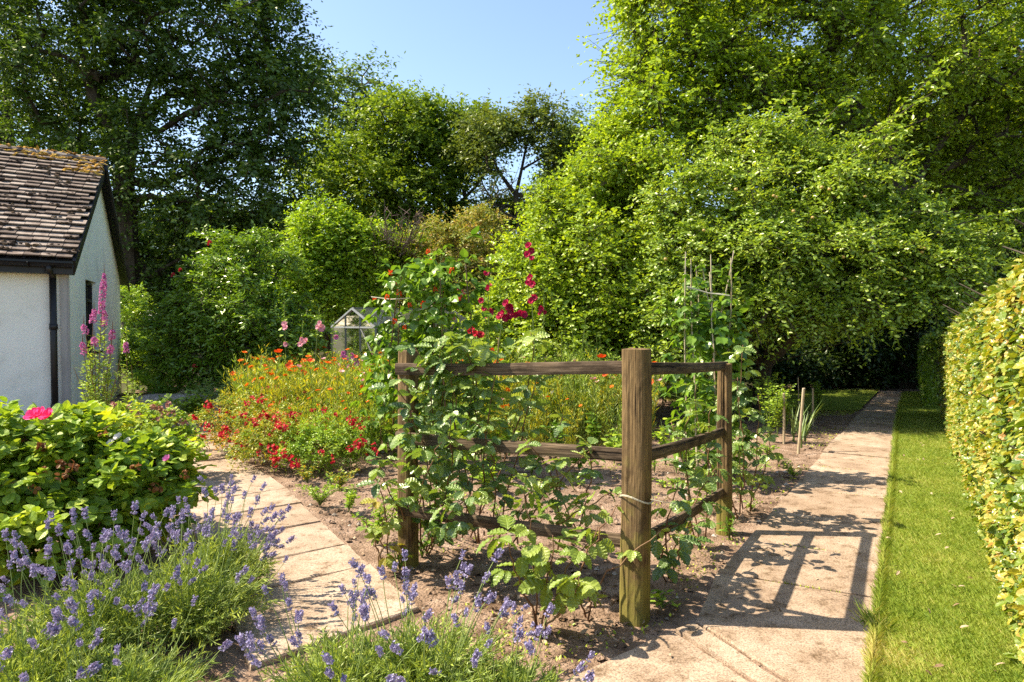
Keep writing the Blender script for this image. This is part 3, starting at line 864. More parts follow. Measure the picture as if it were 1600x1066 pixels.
# ------------------------------------------------------------------ house
def build_house():
    rng = np.random.default_rng(7)
    C0 = P(105, 505, 10.4); C0[2] = 0
    C1 = G(190, 612)
    fd = unit(np.array([-.80, -.60, 0]))
    g = (C1 - C0)
    gl = np.linalg.norm(g); gd = g / gl
    Le, ze, zr = 6.0, 2.62, 4.62
    h = thing('house', 'white rendered cottage with mossy tiled roof and black gutter', 'house', C0)
    w = MB()
    Z = np.array([0, 0, 1.])
    def Q(a, z, s=0):
        return C0 + gd * a * gl + Z * z + fd * s
    # gable wall with a window hole between a=.27-.43
    a0, a1, z0, z1 = .262, .45, 1.05, 2.36
    def zt(a):
        return ze + (zr - ze) * (1 - abs(a - .5) * 2)
    w.add([Q(0, -.1), Q(a0, -.1), Q(a0, zt(a0)), Q(0, ze)], quads=[(0, 1, 2, 3)])
    w.add([Q(a0, -.1), Q(a1, -.1), Q(a1, z0), Q(a0, z0)], quads=[(0, 1, 2, 3)])
    w.add([Q(a0, z1), Q(a1, z1), Q(a1, zt(a1)), Q(a0, zt(a0))], quads=[(0, 1, 2, 3)])
    w.add([Q(a1, -.1), Q(1, -.1), Q(1, ze), Q(.5, zr), Q(a1, zt(a1))], quads=[(0, 1, 2, 4)], tris=[(2, 3, 4)])
    for (aa, za, ab, zb) in ((a0, z0, a0, z1), (a0, z1, a1, z1), (a1, z1, a1, z0), (a1, z0, a0, z0)):
        w.add([Q(aa, za), Q(ab, zb), Q(ab, zb, .14), Q(aa, za, .14)], quads=[(0, 1, 2, 3)])
    w.add([Q(0, -.1), Q(0, ze), Q(0, ze, Le), Q(0, -.1, Le)], quads=[(0, 1, 2, 3)])
    w.add([Q(1, -.1), Q(1, ze), Q(1, ze, Le), Q(1, -.1, Le)], quads=[(3, 2, 1, 0)])
    w.add([Q(0, -.1, Le), Q(1, -.1, Le), Q(1, ze, Le), Q(.5, zr, Le), Q(0, ze, Le)], quads=[(0, 1, 2, 4)], tris=[(2, 3, 4)])
    part('wall', w, M['wall'], h)
    # window
    fb = MB()
    wo = .09
    zc, ac = (z0 + z1) / 2, (a0 + a1) / 2
    for a in (a0 + .010, a1 - .010, ac):
        beam(fb, Q(a, z0 + .03, wo), Q(a, z1 - .03, wo), .055, .06, up=gd)
    for z in (z0 + .04, z1 - .04, z1 - .35):
        beam(fb, Q(a0 + .006, z, wo + .003), Q(a1 - .006, z, wo + .003), .05, .055)
    box(fb, Q(ac, z0 + .01, -.02), gd * (a1 - a0) * gl / 2 * .99, fd * .07, Z * .018)
    win = part('window', fb, M['blackpaint'], h)
    gp = MB()
    gp.add([Q(a0, z0, .12), Q(a1, z0, .12), Q(a1, z1, .12), Q(a0, z1, .12)], quads=[(0, 1, 2, 3)])
    part('pane', gp, M['darkglass'], win)
    # roof tiles
    nrm_up = Z
    rb, ridge = MB(), MB()
    moss, orange = MB(), MB()
    ov, vg = .32, .16
    rise = zr - ze
    half = gl / 2
    ncourse = 25
    for side in (0, 1):
        u = gd if side == 0 else -gd                      # horizontal towards the ridge
        sl = unit(u * half + Z * rise)
        slen = math.hypot(half, rise)
        E0 = (C0 if side == 0 else C0 + gd * gl) + Z * (ze + .09)
        nn = unit(np.cross(fd, sl)); nn = nn if nn[2] > 0 else -nn
        gauge = (slen + ov) / ncourse
        for i in range(ncourse):
            s0 = -ov + i * gauge
            x = -vg - rng.random() * .1
            x += 0 if i % 2 else .1
            x = max(x, -vg)
            while x < Le + .1:
                wd = .19 + .02 * rng.random()
                zoff = rng.normal() * .005
                ll = gauge * 1.45
                a = E0 + fd * (x + wd / 2) + sl * (s0 + ll / 2 + rng.normal() * .006) + nn * (.032 + zoff)
                tilt = sl * ll / 2 - nn * .026
                box(rb, a, fd * (wd / 2 - .004), tilt, nn * .011 + sl * 0, t=rng.random())
                if side == 0 and x < 4.5:
                    pm = .42 - .28 * (i / ncourse)
                    nz = vnoise(np.array([x * 1.3, i * .35, 0.]), 3)
                    if rng.random() < pm + .25 * nz:
                        for q in range(rng.integers(2, 6)):
                            c = E0 + fd * (x + wd * rng.random()) + sl * (s0 + rng.random() * .07 - .01) + nn * .05
                            r = .02 + .035 * rng.random()
                            scatter(moss, OCT, c[None], (fd + rng.normal(size=3) * .5)[None], nn[None], r * 2.4, r * 1.7, rng.random())
                    if i > ncourse - 6 and nz + (i - ncourse + 6) * .22 > .70 - (.35 if x < 1.2 else 0):
                        for q in range(5):
                            c = E0 + fd * (x + wd * rng.random()) + sl * (s0 + rng.random() * gauge) + nn * .05
                            r = .03 + .05 * rng.random()
                            scatter(orange, OCT, c[None], (fd + rng.normal(size=3) * .5)[None], nn[None], r * 2.4, r * 1.0, rng.random())
                x += wd
    top = C0 + gd * half + Z * (zr + .10)
    for k in range(16):
        a = top + fd * (-vg + k * .4); b = top + fd * (-vg + k * .4 + .41)
        pts = []
        for q, c in enumerate((a, b)):
            for an in np.linspace(-1.15, 1.15, 7):
                r = .115 + .008 * q
                pts.append(c + gd * math.sin(an) * r * 1.1 + Z * (math.cos(an) * r - .055))
        ridge.add(pts, quads=[(i, i + 1, i + 8, i + 7) for i in range(6)], t=rng.random())
        for q in range(14):
            if vnoise(np.array([k * .9, 2., 1.]), 4) > -.25:
                c = a + fd * rng.random() * .4 + gd * (rng.random() - .5) * .22 + Z * (.045 + .01 * rng.random())
                r = .035 + .05 * rng.random()
                scatter(orange, OCT, c[None], (fd + rng.normal(size=3) * .5)[None], Z[None], r * 2.4, r * 1.0, rng.random())
    deck = MB()
    for side in (0, 1):
        u = gd if side == 0 else -gd
        sl = unit(u * half + Z * rise); slen = math.hypot(half, rise)
        E0 = (C0 if side == 0 else C0 + gd * gl) + Z * (ze + .09)
        nn = unit(np.cross(fd, sl)); nn = nn if nn[2] > 0 else -nn
        box(deck, E0 + sl * (slen - ov) / 2 + fd * (Le / 2 - vg / 2) - nn * .02, sl * (slen + ov) / 2, fd * (Le / 2 + vg / 2 - .01), nn * .02)
    roof = part('roof', rb, M['tile'], h)
    part('ridge_tiles', ridge, M['tile'], roof, True)
    part('roof_deck', deck, M['blackpaint'], roof)
    o = part('moss', moss, M['mossbrown'], roof); o['kind'] = 'stuff'
    o = part('lichen', orange, M['mossorange'], roof); o['kind'] = 'stuff'
    # bargeboards on the gable
    for side in (0, 1):
        u = gd if side == 0 else -gd
        sl = unit(u * half + Z * rise); slen = math.hypot(half, rise)
        E0 = (C0 if side == 0 else C0 + gd * gl) + Z * (ze + .09)
        bb = MB()
        nn = unit(np.cross(fd, sl)); nn = nn if nn[2] > 0 else -nn
        a = E0 - fd * .145 - sl * (ov - .02) - nn * .13
        b = E0 - fd * .145 + sl * (slen + .01) - nn * .13
        box(bb, (a + b) / 2, (b - a) / 2, fd * .018, nn * .115)
        box(bb, (a + b) / 2 + nn * .095 + fd * .07, (b - a) / 2, fd * .072, nn * .008)
        part('bargeboard', bb, M['blackpaint'], h)
    # fascia, gutter, downpipe
    sl = unit(gd * half + Z * rise)
    fe = C0 + Z * (ze + .09) - sl * ov
    fbm = MB()
    box(fbm, fe + fd * (Le / 2 - .05) + gd * .02 - Z * .10, fd * (Le / 2 + .08), gd * .012, Z * .10)
    box(fbm, fe + fd * (Le / 2) + gd * .16 - Z * .19, fd * (Le / 2 + .1), gd * .15, Z * .012)
    part('fascia', fbm, M['blackpaint'], h)
    gm = MB()
    gc = fe - gd * .06 - Z * .05
    pts = []
    ang = np.linspace(math.pi, 2 * math.pi, 9)
    for s in (-.14, Le):
        for rr in (.062, .054):
            for an in ang:
                pts.append(gc + fd * s + gd * math.cos(an) * rr + Z * math.sin(an) * rr)
    q = []
    for k in range(8):
        q += [(k, k + 1, 18 + k + 1, 18 + k), (9 + k, 9 + k + 1, 27 + k + 1, 27 + k), (k, k + 1, 9 + k + 1, 9 + k)]
    q += [(0, 9, 27, 18), (8, 17, 35, 26)]
    gm.add(pts, quads=q)
    for s in np.arange(.4, Le, .9):
        tube(gm, [gc + fd * s + gd * math.cos(an) * .068 + Z * math.sin(an) * .068 for an in ang], .008, 5)
    part('gutter', gm, M['blackpaint'], h, True)
    dm = MB()
    dp = C0 + fd * .16 - gd * .075
    tube(dm, [np.r_[dp[:2], .0], np.r_[dp[:2], 1.2], np.r_[dp[:2], ze - .35]], .046, 12)
    tube(dm, [np.r_[dp[:2], ze - .36], np.r_[dp[:2], ze - .28], gc + fd * .16 - Z * .12, gc + fd * .16 - Z * .03], .046, 12)
    for z in (.3, 1.5):
        tube(dm, [np.r_[dp[:2], z], np.r_[dp[:2], z + .09]], .056, 12)
    part('downpipe', dm, M['blackpaint'], h, True)
    cb = MB()
    box(cb, C0 + Z * (ze / 2 - .1) - gd * .012 + fd * .02, fd * .055, gd * .02, Z * (ze / 2 - .02))
    tube(cb, [C0 + Z * .1 - gd * .03 - fd * .015, C0 + Z * 1.4 - gd * .034 - fd * .015, C0 + Z * 2.45 - gd * .03 - fd * .02], .009, 5)
    part('corner_strip', cb, M['coping'], h)
build_house()

# ------------------------------------------------------------------ greenhouse
def build_greenhouse():
    A = ground_of(P(587, 505, 15.0))
    ld = unit(np.array([.72, .70, 0])); wd = unit(np.array([-.70, .72, 0]))     # length and depth
    Ln, Wn, ze, zr = 2.93, 1.9, 1.50, 1.93
    Z = np.array([0, 0, 1.])
    g = thing('greenhouse', 'small aluminium framed glass greenhouse behind the flower bed', 'greenhouse', A)
    def Q(l, w, z):
        return A + ld * l + wd * w + Z * z
    f = MB()
    tk = .038
    def bar(a, b, t=tk):
        beam(f, a, b, t, t, up=(0.1, .2, 1) if abs((np.array(b) - a)[2]) < 1 else (1, 0, 0))
    nl, nw = 5, 3
    for l in np.linspace(0, Ln, nl):
        for w in (0, Wn):
            bar(Q(l, w, 0), Q(l, w, ze))
        bar(Q(l, 0, ze), Q(l, Wn / 2, zr), .04); bar(Q(l, Wn, ze), Q(l, Wn / 2, zr), .04)
    for l in (0, Ln):
        for k in (1, 2):
            w = Wn * k / 3
            bar(Q(l, w, 0), Q(l, w, ze + (zr - ze) * (1 - abs(w / Wn - .5) * 2)))
        bar(Q(l, 0, ze), Q(l, Wn, ze)); bar(Q(l, 0, .75), Q(l, Wn, .75), .03); bar(Q(l, 0, .05), Q(l, Wn, .05))
        bar(Q(l, 0, .75), Q(l, Wn / 3, ze), .025)
        bar(Q(l, 0, ze), Q(l, Wn / 2, zr), .05); bar(Q(l, Wn, ze), Q(l, Wn / 2, zr), .05)
    for w in (0, Wn):
        bar(Q(0, w, ze), Q(Ln, w, ze), .06); bar(Q(0, w, .75), Q(Ln, w, .75), .03); bar(Q(0, w, .05), Q(Ln, w, .05))
    bar(Q(0, Wn / 2, zr), Q(Ln, Wn / 2, zr), .07)
    part('frame', f, M['aluminium'], g)
    def pane(vs):
        b = MB(); b.add(vs, quads=[(0, 1, 2, 3)] if len(vs) == 4 else None, tris=[(0, 1, 2)] if len(vs) == 3 else None)
        part('pane', b, M['glass'], g)
    e = .004
    for l0, l1 in zip(np.linspace(0, Ln, nl)[:-1], np.linspace(0, Ln, nl)[1:]):
        for w in (0, Wn):
            pane([Q(l0 + .03, w, .06), Q(l1 - .03, w, .06), Q(l1 - .03, w, ze - .03), Q(l0 + .03, w, ze - .03)])
            s = -1 if w == 0 else 1
            pane([Q(l0 + .02, w, ze + .035), Q(l1 - .02, w, ze + .035), Q(l1 - .02, Wn / 2 + s * .02, zr + .02), Q(l0 + .02, Wn / 2 + s * .02, zr + .02)])
    for l in (0, Ln):
        for k in range(3):
            w0, w1 = Wn * k / 3 + .03, Wn * (k + 1) / 3 - .03
            zz = lambda w: ze - .03 + (zr - ze) * (1 - abs(w / Wn - .5) * 2)
            pane([Q(l, w0, .06), Q(l, w1, .06), Q(l, w1, zz(w1)), Q(l, w0, zz(w0))])
    # staging shelf with pots inside
    sh = MB()
    for z in (.55, .95):
        box(sh, Q(Ln / 2, Wn - .3, z), ld * (Ln / 2 - .1), wd * .22, Z * .012)
    for l in (.15, Ln / 2, Ln - .15):
        for w in (Wn - .5, Wn - .1):
            beam(sh, Q(l, w, 0), Q(l, w, .95), .03, .03, up=(1, 0, 0))
    part('staging', sh, M['aluminium'], g)
build_greenhouse()

# ------------------------------------------------------------------ trees behind the garden
def ptrunk(pts, Y, base_u):
    b = P(base_u, 505, Y); b[2] = -.1
    return [b] + [P(u, v, Y + dy) for u, v, dy in pts]

def limb(pts, Y):
    return [P(u, v, Y + dy) for u, v, dy in pts]

tr = ptrunk([(203, 520, 0), (202, 440, 0), (197, 350, 0), (193, 280, 0), (200, 238, 0), (215, 190, .2), (240, 120, .3), (265, 40, .5), (280, -60, .6)], 26, 205)
lm = [limb([(200, 238, 0), (178, 205, -.3), (150, 165, -.6), (135, 110, -.9), (122, 60, -1), (105, -10, -1.2)], 26),
      limb([(215, 190, .2), (250, 205, -.5), (290, 178, -1), (335, 158, -1.4), (400, 165, -1.6), (450, 140, -1.8)], 26),
      limb([(193, 280, 0), (240, 290, .8), (300, 270, 1.5), (370, 240, 1.8), (430, 230, 2)], 26),
      limb([(202, 440, 0), (235, 430, .3), (290, 400, .8), (340, 380, 1)], 26)]
ob = [Bl(90, 60, 26.0, 140, 120, 3.5), Bl(290, 50, 26.0, 170, 130, 4), Bl(405, 170, 25.5, 100, 115, 2.5), Bl(340, 300, 25.5, 150, 100, 3),
      Bl(265, 400, 27.5, 130, 75, 2.5), Bl(90, 200, 27.0, 110, 60, 2.5), Bl(200, -90, 26.0, 220, 90, 4), Bl(430, 70, 26.5, 45, 90, 2), Bl(250, 230, 25.0, 75, 80, 2), Bl(160, 260, 25.5, 60, 70, 1.5)]
tree('oak_tree', 'tall dark oak with forked trunk rising behind the cottage', 'tree', tr[0] * [1, 1, 0], tr, lm, ob, 1050, 1.25, 12, 10, .165, .105, 'oak', 'bark', .40, 21, gap=.36, shell=.35, gscale=.6, droop=.3)

tr = ptrunk([(20, 400, 0), (15, 250, 0), (10, 100, 0), (5, -50, 0)], 34, 20)
tree('cedar_tree', 'dark drooping evergreen half hidden behind the cottage roof', 'tree', tr[0] * [1, 1, 0], tr, [], [Bl(20, 150, 34, 110, 140, 3.5), Bl(-60, 60, 34, 130, 170, 4)], 260, 1.9, 12, 12, .19, .08, 'darkleaf', 'bark', .3, 22, droop=.5, flat=.3, gap=.3)
tr = ptrunk([(300, 520, 0), (300, 470, 0)], 29, 300)
tree('holly_tree', 'low dark holly in the shade beyond the oak trunk', 'tree', tr[0] * [1, 1, 0], tr, [], [Bl(250, 470, 29, 110, 80, 2), Bl(400, 410, 29, 110, 110, 2.5), Bl(150, 430, 31, 90, 110, 2)], 340, 1.15, 12, 10, .15, .09, 'darkleaf', 'bark', .18, 23, gap=.2)

tr = ptrunk([(566, 420, 0), (565, 300, 0), (563, 200, 0), (566, 120, 0)], 40, 566)
tree('ash_tree', 'tall thin ash with airy bluish crown above the wood', 'tree', tr[0] * [1, 1, 0], tr, [], [Bl(570, 140, 40, 40, 45, 2), Bl(600, 180, 40, 42, 35, 2), Bl(530, 170, 40, 40, 50, 2), Bl(500, 140, 41, 25, 50, 2), Bl(560, 220, 40, 60, 30, 2)], 120, 1.5, 9, 9, .26, .13, 'ash', 'barkpale', .18, 24, gap=.35, shell=.2, gscale=.5)
tr = ptrunk([(640, 420, 0), (645, 340, 0), (640, 260, 0), (625, 200, 0)], 37, 640)
tree('woodland_tree', 'broad green tree in the wood left of the ivy covered trunk', 'tree', tr[0] * [1, 1, 0], tr, [limb([(645, 340, 0), (600, 300, 0), (560, 270, .5)], 37)], [Bl(620, 220, 37.0, 75, 60, 3), Bl(560, 300, 36.0, 105, 65, 3), Bl(640, 310, 36.5, 80, 70, 2.5), Bl(500, 270, 38.0, 50, 60, 2)], 400, 1.4, 11, 9, .22, .13, 'woodleaf', 'bark', .25, 25, gap=.42, shell=.4, gscale=.5)
tr = ptrunk([(706, 420, 0), (706, 330, 0), (708, 270, 0), (700, 215, 0), (712, 180, 0)], 38, 706)
lm = [limb([(706, 330, 0), (745, 290, 0), (770, 250, .3)], 38)]
tree('ivy_clad_tree', 'upright tree with an ivy covered trunk in the middle of the wood', 'tree', tr[0] * [1, 1, 0], tr, lm, [Bl(705, 200, 38.0, 50, 42, 2.5), Bl(665, 240, 38.0, 40, 50, 2), Bl(740, 200, 38.5, 30, 35, 2), Bl(706, 310, 38.0, 24, 80, .9), Bl(690, 350, 37.0, 60, 40, 2), Bl(740, 225, 38.0, 45, 45, 2), Bl(660, 190, 38.0, 40, 35, 1.5)], 270, 1.25, 11, 9, .21, .13, 'woodleaf', 'bark', .3, 26, gap=.3, shell=.3, thi=.75)
tr = ptrunk([(812, 400, 0), (812, 345, 0), (806, 305, 0), (815, 265, 0), (825, 215, 0), (835, 170, 0)], 33, 812)
lm = [limb([(806, 305, 0), (780, 270, 0), (765, 235, 0), (775, 190, 0)], 33), limb([(812, 345, 0), (780, 330, .3), (755, 290, .4), (745, 260, .5)], 33), limb([(815, 265, 0), (850, 245, 0), (880, 230, .2)], 33)]
tree('open_crowned_tree', 'brownish open crowned tree with bare lower limbs against the sky', 'tree', tr[0] * [1, 1, 0], tr, lm, [Bl(785, 215, 33, 42, 36, 2.2), Bl(840, 192, 33, 42, 38, 2), Bl(875, 235, 33, 30, 42, 1.8), Bl(765, 255, 33, 28, 30, 1.5), Bl(860, 285, 33, 34, 30, 1.5), Bl(748, 215, 33.5, 34, 36, 1.8), Bl(800, 335, 36, 60, 26, 1.5), Bl(905, 250, 34, 34, 50, 1.5)], 380, 1.0, 10, 9, .18, .10, 'drybrown', 'bark', .16, 27, gap=.38, shell=.25, gscale=.5)
tr = ptrunk([(775, 420, 0), (772, 360, 0), (768, 310, 0), (775, 270, 0)], 42, 775)
tree('bare_tree', 'nearly leafless thin tree seen through the gap in the wood', 'tree', tr[0] * [1, 1, 0], tr, [limb([(772, 360, 0), (795, 320, 0), (800, 290, 0)], 42)], [Bl(775, 300, 42, 35, 60, 2), Bl(800, 330, 42, 30, 50, 2)], 60, 1.2, 5, 3, .18, .08, 'drybrown', 'barkpale', .16, 28, gap=.1, twigr=.02, shell=.2)
tr = ptrunk([(920, 400, 0), (915, 300, 0), (900, 200, 0)], 50, 920)
tree('birch_tree', 'pale wispy birch showing behind the bright hazel top', 'tree', tr[0] * [1, 1, 0], tr, [], [Bl(900, 230, 50, 34, 55, 2), Bl(890, 300, 46, 60, 60, 2), Bl(935, 240, 50, 32, 70, 2), Bl(885, 290, 48, 60, 50, 2)], 300, 1.5, 9, 9, .26, .12, 'ash', 'barkpale', .2, 29, gap=.3, shell=.2, droop=.7)
# a row of further woodland trees closing the horizon
rngw = np.random.default_rng(5)
tr = [np.array([0, 0, -.1]), np.array([0, 0, 1.5]), np.array([.1, 0, 3.]), np.array([0, .1, 4.5])]
bt = tree('woodland_tree', 'distant green tree closing the view beyond the garden', 'tree', (0, 0, 0), tr, [], [((0, 0, 4.2), (3.4, 2.6, 2.4)), ((.8, 0, 2.2), (3.6, 2.6, 1.9)), ((-.6, .3, 6.2), (2.2, 2, 1.6))], 170, 1.3, 11, 8, .24, .15, 'woodleaf', 'bark', .25, 30, gap=.2, shell=.4, group='trees closing the view far behind the garden')
spots = [(330, 44), (420, 47), (500, 44), (575, 48), (655, 43), (720, 50), (820, 52), (880, 46), (960, 42), (1050, 40), (1150, 38), (1250, 36), (1350, 34), (1450, 33), (1540, 31), (1640, 32), (120, 40), (220, 42), (20, 42)]
for i, (u, Y) in enumerate(spots):
    p = P(u, 505, Y); p[2] = 0
    s = .95 + .35 * rngw.random()
    if 760 < u < 840:
        s *= .72
    if i == 0:
        bt.location = p; bt.rotation_euler = (0, 0, 1); bt.scale = (s, s, s)
    else:
        copy_thing(bt, p, rngw.random() * 6, s)

# big oak on the right
tr = ptrunk([(1420, 480, 0), (1405, 350, 0), (1385, 240, 0), (1340, 180, -.4), (1290, 135, -.8), (1240, 120, -1.2), (1180, 60, -1.6)], 17, 1420)
lm = [limb([(1405, 350, 0), (1450, 250, .5), (1520, 160, .8), (1600, 85, 1)], 17), limb([(1385, 240, 0), (1400, 120, 0), (1420, 0, .3), (1430, -90, .4)], 17), limb([(1340, 180, -.4), (1270, 200, -1.5), (1180, 220, -2.2), (1090, 215, -2.6)], 17),
      limb([(1240, 120, -1.2), (1130, 110, -2), (1040, 110, -2.4), (985, 110, -2.5)], 17)]
ob = [Bl(1090, 120, 14.5, 115, 110, 1.8), Bl(1010, 190, 14, 70, 95, 1.5), Bl(1240, 50, 15.5, 150, 100, 2.5), Bl(1440, 60, 17, 180, 120, 3), Bl(1150, -70, 15.5, 190, 80, 2.5),
      Bl(1540, 240, 19, 110, 120, 2.5), Bl(1200, 190, 14.8, 120, 90, 1.6), Bl(1030, 20, 14.5, 60, 70, 1.6), Bl(1640, 100, 18, 90, 150, 3), Bl(1350, 260, 19, 160, 110, 2)]
tree('oak_tree', 'huge spreading oak towering over the apple tree beside the hedge', 'tree', tr[0] * [1, 1, 0], tr, lm, ob, 1350, .8, 13, 11, .10, .066, 'bright', 'bark', .34, 31, gap=.26, shell=.45, gscale=.9, thi=.9, twigr=.008)
tr = ptrunk([(1540, 450, 0), (1545, 330, 0), (1550, 200, 0)], 24, 1540)
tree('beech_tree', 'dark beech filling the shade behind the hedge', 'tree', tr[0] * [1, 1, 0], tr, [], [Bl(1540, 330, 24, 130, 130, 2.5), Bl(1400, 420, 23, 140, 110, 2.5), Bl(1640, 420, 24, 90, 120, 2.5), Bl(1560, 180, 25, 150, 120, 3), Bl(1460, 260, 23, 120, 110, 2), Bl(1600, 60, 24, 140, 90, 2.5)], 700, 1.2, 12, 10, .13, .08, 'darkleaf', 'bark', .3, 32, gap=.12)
# hazel and apple
hb = ground_of(P(880, 505, 12.6))
tr = [hb, hb + [0, 0, .5], hb + [.1, 0, 1.3], hb + [.2, 0, 2.3]]
tree('hazel_tree', 'bushy bright green hazel standing left of the apple tree', 'tree', hb, tr, [[tr[1], hb + [-.5, 0, 1.5], hb + [-.9, 0, 2.6]], [tr[1], hb + [.7, -.2, 1.6], hb + [1.1, 0, 3]]],
     [Bl(905, 340, 13, 80, 75, 1.2), Bl(870, 440, 12.3, 85, 85, 1.1), Bl(960, 400, 12, 80, 120, 1.2), Bl(955, 260, 13.5, 50, 55, 1.2), Bl(905, 520, 11.8, 120, 60, 1.0), Bl(1000, 300, 12.8, 70, 70, 1.2), Bl(815, 420, 12.8, 40, 50, .7), Bl(985, 520, 11.4, 80, 60, .9), Bl(790, 500, 12.6, 45, 60, .7), Bl(960, 230, 13.6, 40, 40, .8), Bl(960, 450, 15.5, 110, 110, 1.1), Bl(950, 440, 17.5, 110, 120, 1.2)], 1500, .52, 12, 10, .074, .05, 'bright', 'bark', .12, 33, gap=.47, shell=.45, gscale=1.25, up=.5, twigr=.006, rtip=.006, step=.5)  # two rearmost blobs are unseen, added to block sun under the apple tree
ab = ground_of(P(1190, 505, 11.5))
tr = [ab, ab + [0, 0, .45], ab + [.05, 0, .9], ab + [.15, -.1, 1.6], ab + [.2, -.1, 2.4], ab + [.2, 0, 3.2]]
lm = [[tr[2], ab + [.6, -.4, 1.6], ab + [1.2, -.6, 2.2], ab + [2.0, -.7, 2.6]], [tr[2], ab + [-.5, -.4, 1.6], ab + [-1.0, -.5, 2.3]], [tr[3], ab + [.6, -.1, 2.7], ab + [1.2, -.2, 3.5], ab + [1.9, -.3, 4.2]],
      [tr[2], ab + [.9, -.2, 1.15], ab + [1.8, -.4, 1.5], ab + [3.0, -.5, 2.1], ab + [3.7, -.5, 2.6]], [tr[4], ab + [-.3, 0, 3.6], ab + [-.5, .1, 4.3]]]
at = tree('apple_tree', 'wide spreading apple tree with ripening fruit arching over the path end', 'tree', ab, tr, lm,
     [Bl(1120, 330, 11.5, 115, 80, 1.0), Bl(1240, 390, 11.0, 140, 85, 1.1), Bl(1390, 415, 10.9, 110, 65, .9), Bl(1310, 280, 11.3, 100, 60, .9), Bl(1080, 430, 11.1, 75, 80, .8), Bl(1150, 480, 11.1, 90, 45, .8), Bl(1390, 345, 11.1, 90, 40, .7), Bl(1500, 390, 11.1, 60, 35, .5), Bl(1180, 240, 11.9, 80, 50, .8), Bl(1080, 520, 10.9, 80, 55, .7), Bl(1240, 480, 10.6, 90, 35, .6), Bl(1360, 470, 10.6, 90, 30, .6), Bl(1460, 430, 10.7, 70, 40, .6), Bl(1030, 480, 11.1, 50, 70, .7)],
     1450, .45, 12, 10, .070, .037, 'apple', 'bark', .13, 34, gap=.47, shell=.4, gscale=1.35, up=.5, twigr=.005, rtip=.005, step=.45, droop=.35, tm=OV)
# long water shoots of the apple tree
rng = np.random.default_rng(77)
for (u0, v0, u1, v1, Y) in ((1370, 330, 1590, 350, 10.8), (1330, 260, 1500, 80, 11.0), (1320, 250, 1485, 130, 10.9), (1400, 390, 1595, 330, 10.7), (1330, 240, 1400, 195, 10.9), (1440, 400, 1560, 410, 10.6), (1200, 460, 1255, 545, 10.4), (1150, 450, 1190, 540, 10.4), (1390, 360, 1520, 300, 10.8), (1300, 270, 1450, 185, 10.8), (1250, 240, 1330, 150, 11.1), (1180, 230, 1230, 140, 11.4), (1120, 260, 1110, 190, 11.4), (1440, 430, 1545, 455, 10.5), (1330, 470, 1400, 520, 10.3), (1060, 500, 1040, 560, 10.5), (1290, 480, 1330, 535, 10.3)):
    sb, sl_ = MB(), MB()
    a, b = P(u0, v0, Y), P(u1, v1, Y - .3)
    pts = bez(a, (a + b) / 2 + [0, 0, .18], b, 9)
    tube(sb, pts, np.linspace(.014, .004, 9), 5)
    n = int(np.linalg.norm(b - a) / .035)
    s = np.sort(rng.random(n)) * 8
    i = np.minimum(s.astype(int), 7)
    pos = pts[i] + (pts[i + 1] - pts[i]) * (s - i)[:, None]
    C, O = pos, rndu(rng, n)
    spray(sl_, OV, C, O, rng, .11, 1, 4, .08, .042, outw=.3, droop=.3)
    sho = part('long_shoot', sb, M['bark'], at)
    part('shoot_foliage', sl_, M['apple'], sho)
SPH = bpy.data.meshes.new('apple_fruit')
def sphere_mb(r, nu=12, nv=8, dimple=.12):
    b = MB(); V = []
    for j in range(nv + 1):
        th = math.pi * j / nv
        for i in range(nu):
            ph = 2 * math.pi * i / nu
            rr = r * math.sin(th)
            z = r * math.cos(th) * (1 - dimple * math.cos(th) ** 4 * 2)
            V.append((rr * math.cos(ph), rr * math.sin(ph), z))
    q = [(j * nu + i, (j + 1) * nu + i, (j + 1) * nu + (i + 1) % nu, j * nu + (i + 1) % nu) for j in range(nv) for i in range(nu)]
    b.add(V, quads=q)
    return b
am = sphere_mb(.036).mesh('fruit', M['applefruit'], (0, 0, 0), True)
for (u, v) in ((1209, 306), (1284, 293), (1296, 296), (1213, 308), (1150, 296), (1040, 405), (1352, 307), (1445, 388), (1441, 394), (1437, 385), (1318, 402), (1414, 436), (1100, 360), (1270, 340), (1390, 420), (1240, 330)):
    inst('fruit', am, at, P(u, v, 10.1), np.eye(3), .62 + .2 * rng.random())

# ------------------------------------------------------------------ shrubs
def shrub(name, label, cat, u, Y, blobs, n, rad, twigs, lpt, L, Wd, leaf, seed, r0=.05, group=None, **k):
    b = ground_of(P(u, 505, Y))
    tr = [b, b + [0, 0, .25], b + [.05, 0, .6]]
    return tree(name, label, cat, b, tr, [], blobs, n, rad, twigs, lpt, L, Wd, leaf, 'bark', r0, seed, group=group, crown='foliage', trunk_name='stem', step=.4, rtip=.004, **k)
rh = shrub('rhododendron_bush', 'large rounded glossy rhododendron bush between cottage and greenhouse', 'bush', 365, 13.6,
      [Bl(370, 480, 13.6, 112, 95, 1.3), Bl(330, 540, 13.2, 95, 70, 1.1), Bl(420, 530, 13.2, 75, 85, 1.1), Bl(400, 410, 13.8, 60, 45, .8)], 620, .36, 10, 9, .085, .036, 'laurel', 41, r0=.09, gap=.2, shell=.6, twigr=.005, thi=.62)
rng = np.random.default_rng(78)
fm = MB(); FL5 = flower_tm(6, .5, .7)
scatter(fm, FL5, rndu(rng, 9) * .045, rndu(rng, 9), rndu(rng, 9), .06, .06, rng.random(9))
fm = fm.mesh('flower', M['p_red'])
for u, v in ((281, 422), (270, 430), (327, 380), (303, 575)):
    inst('flower', fm, rh, P(u, v, 12.4), np.eye(3), .45 + .5 * rng.random())
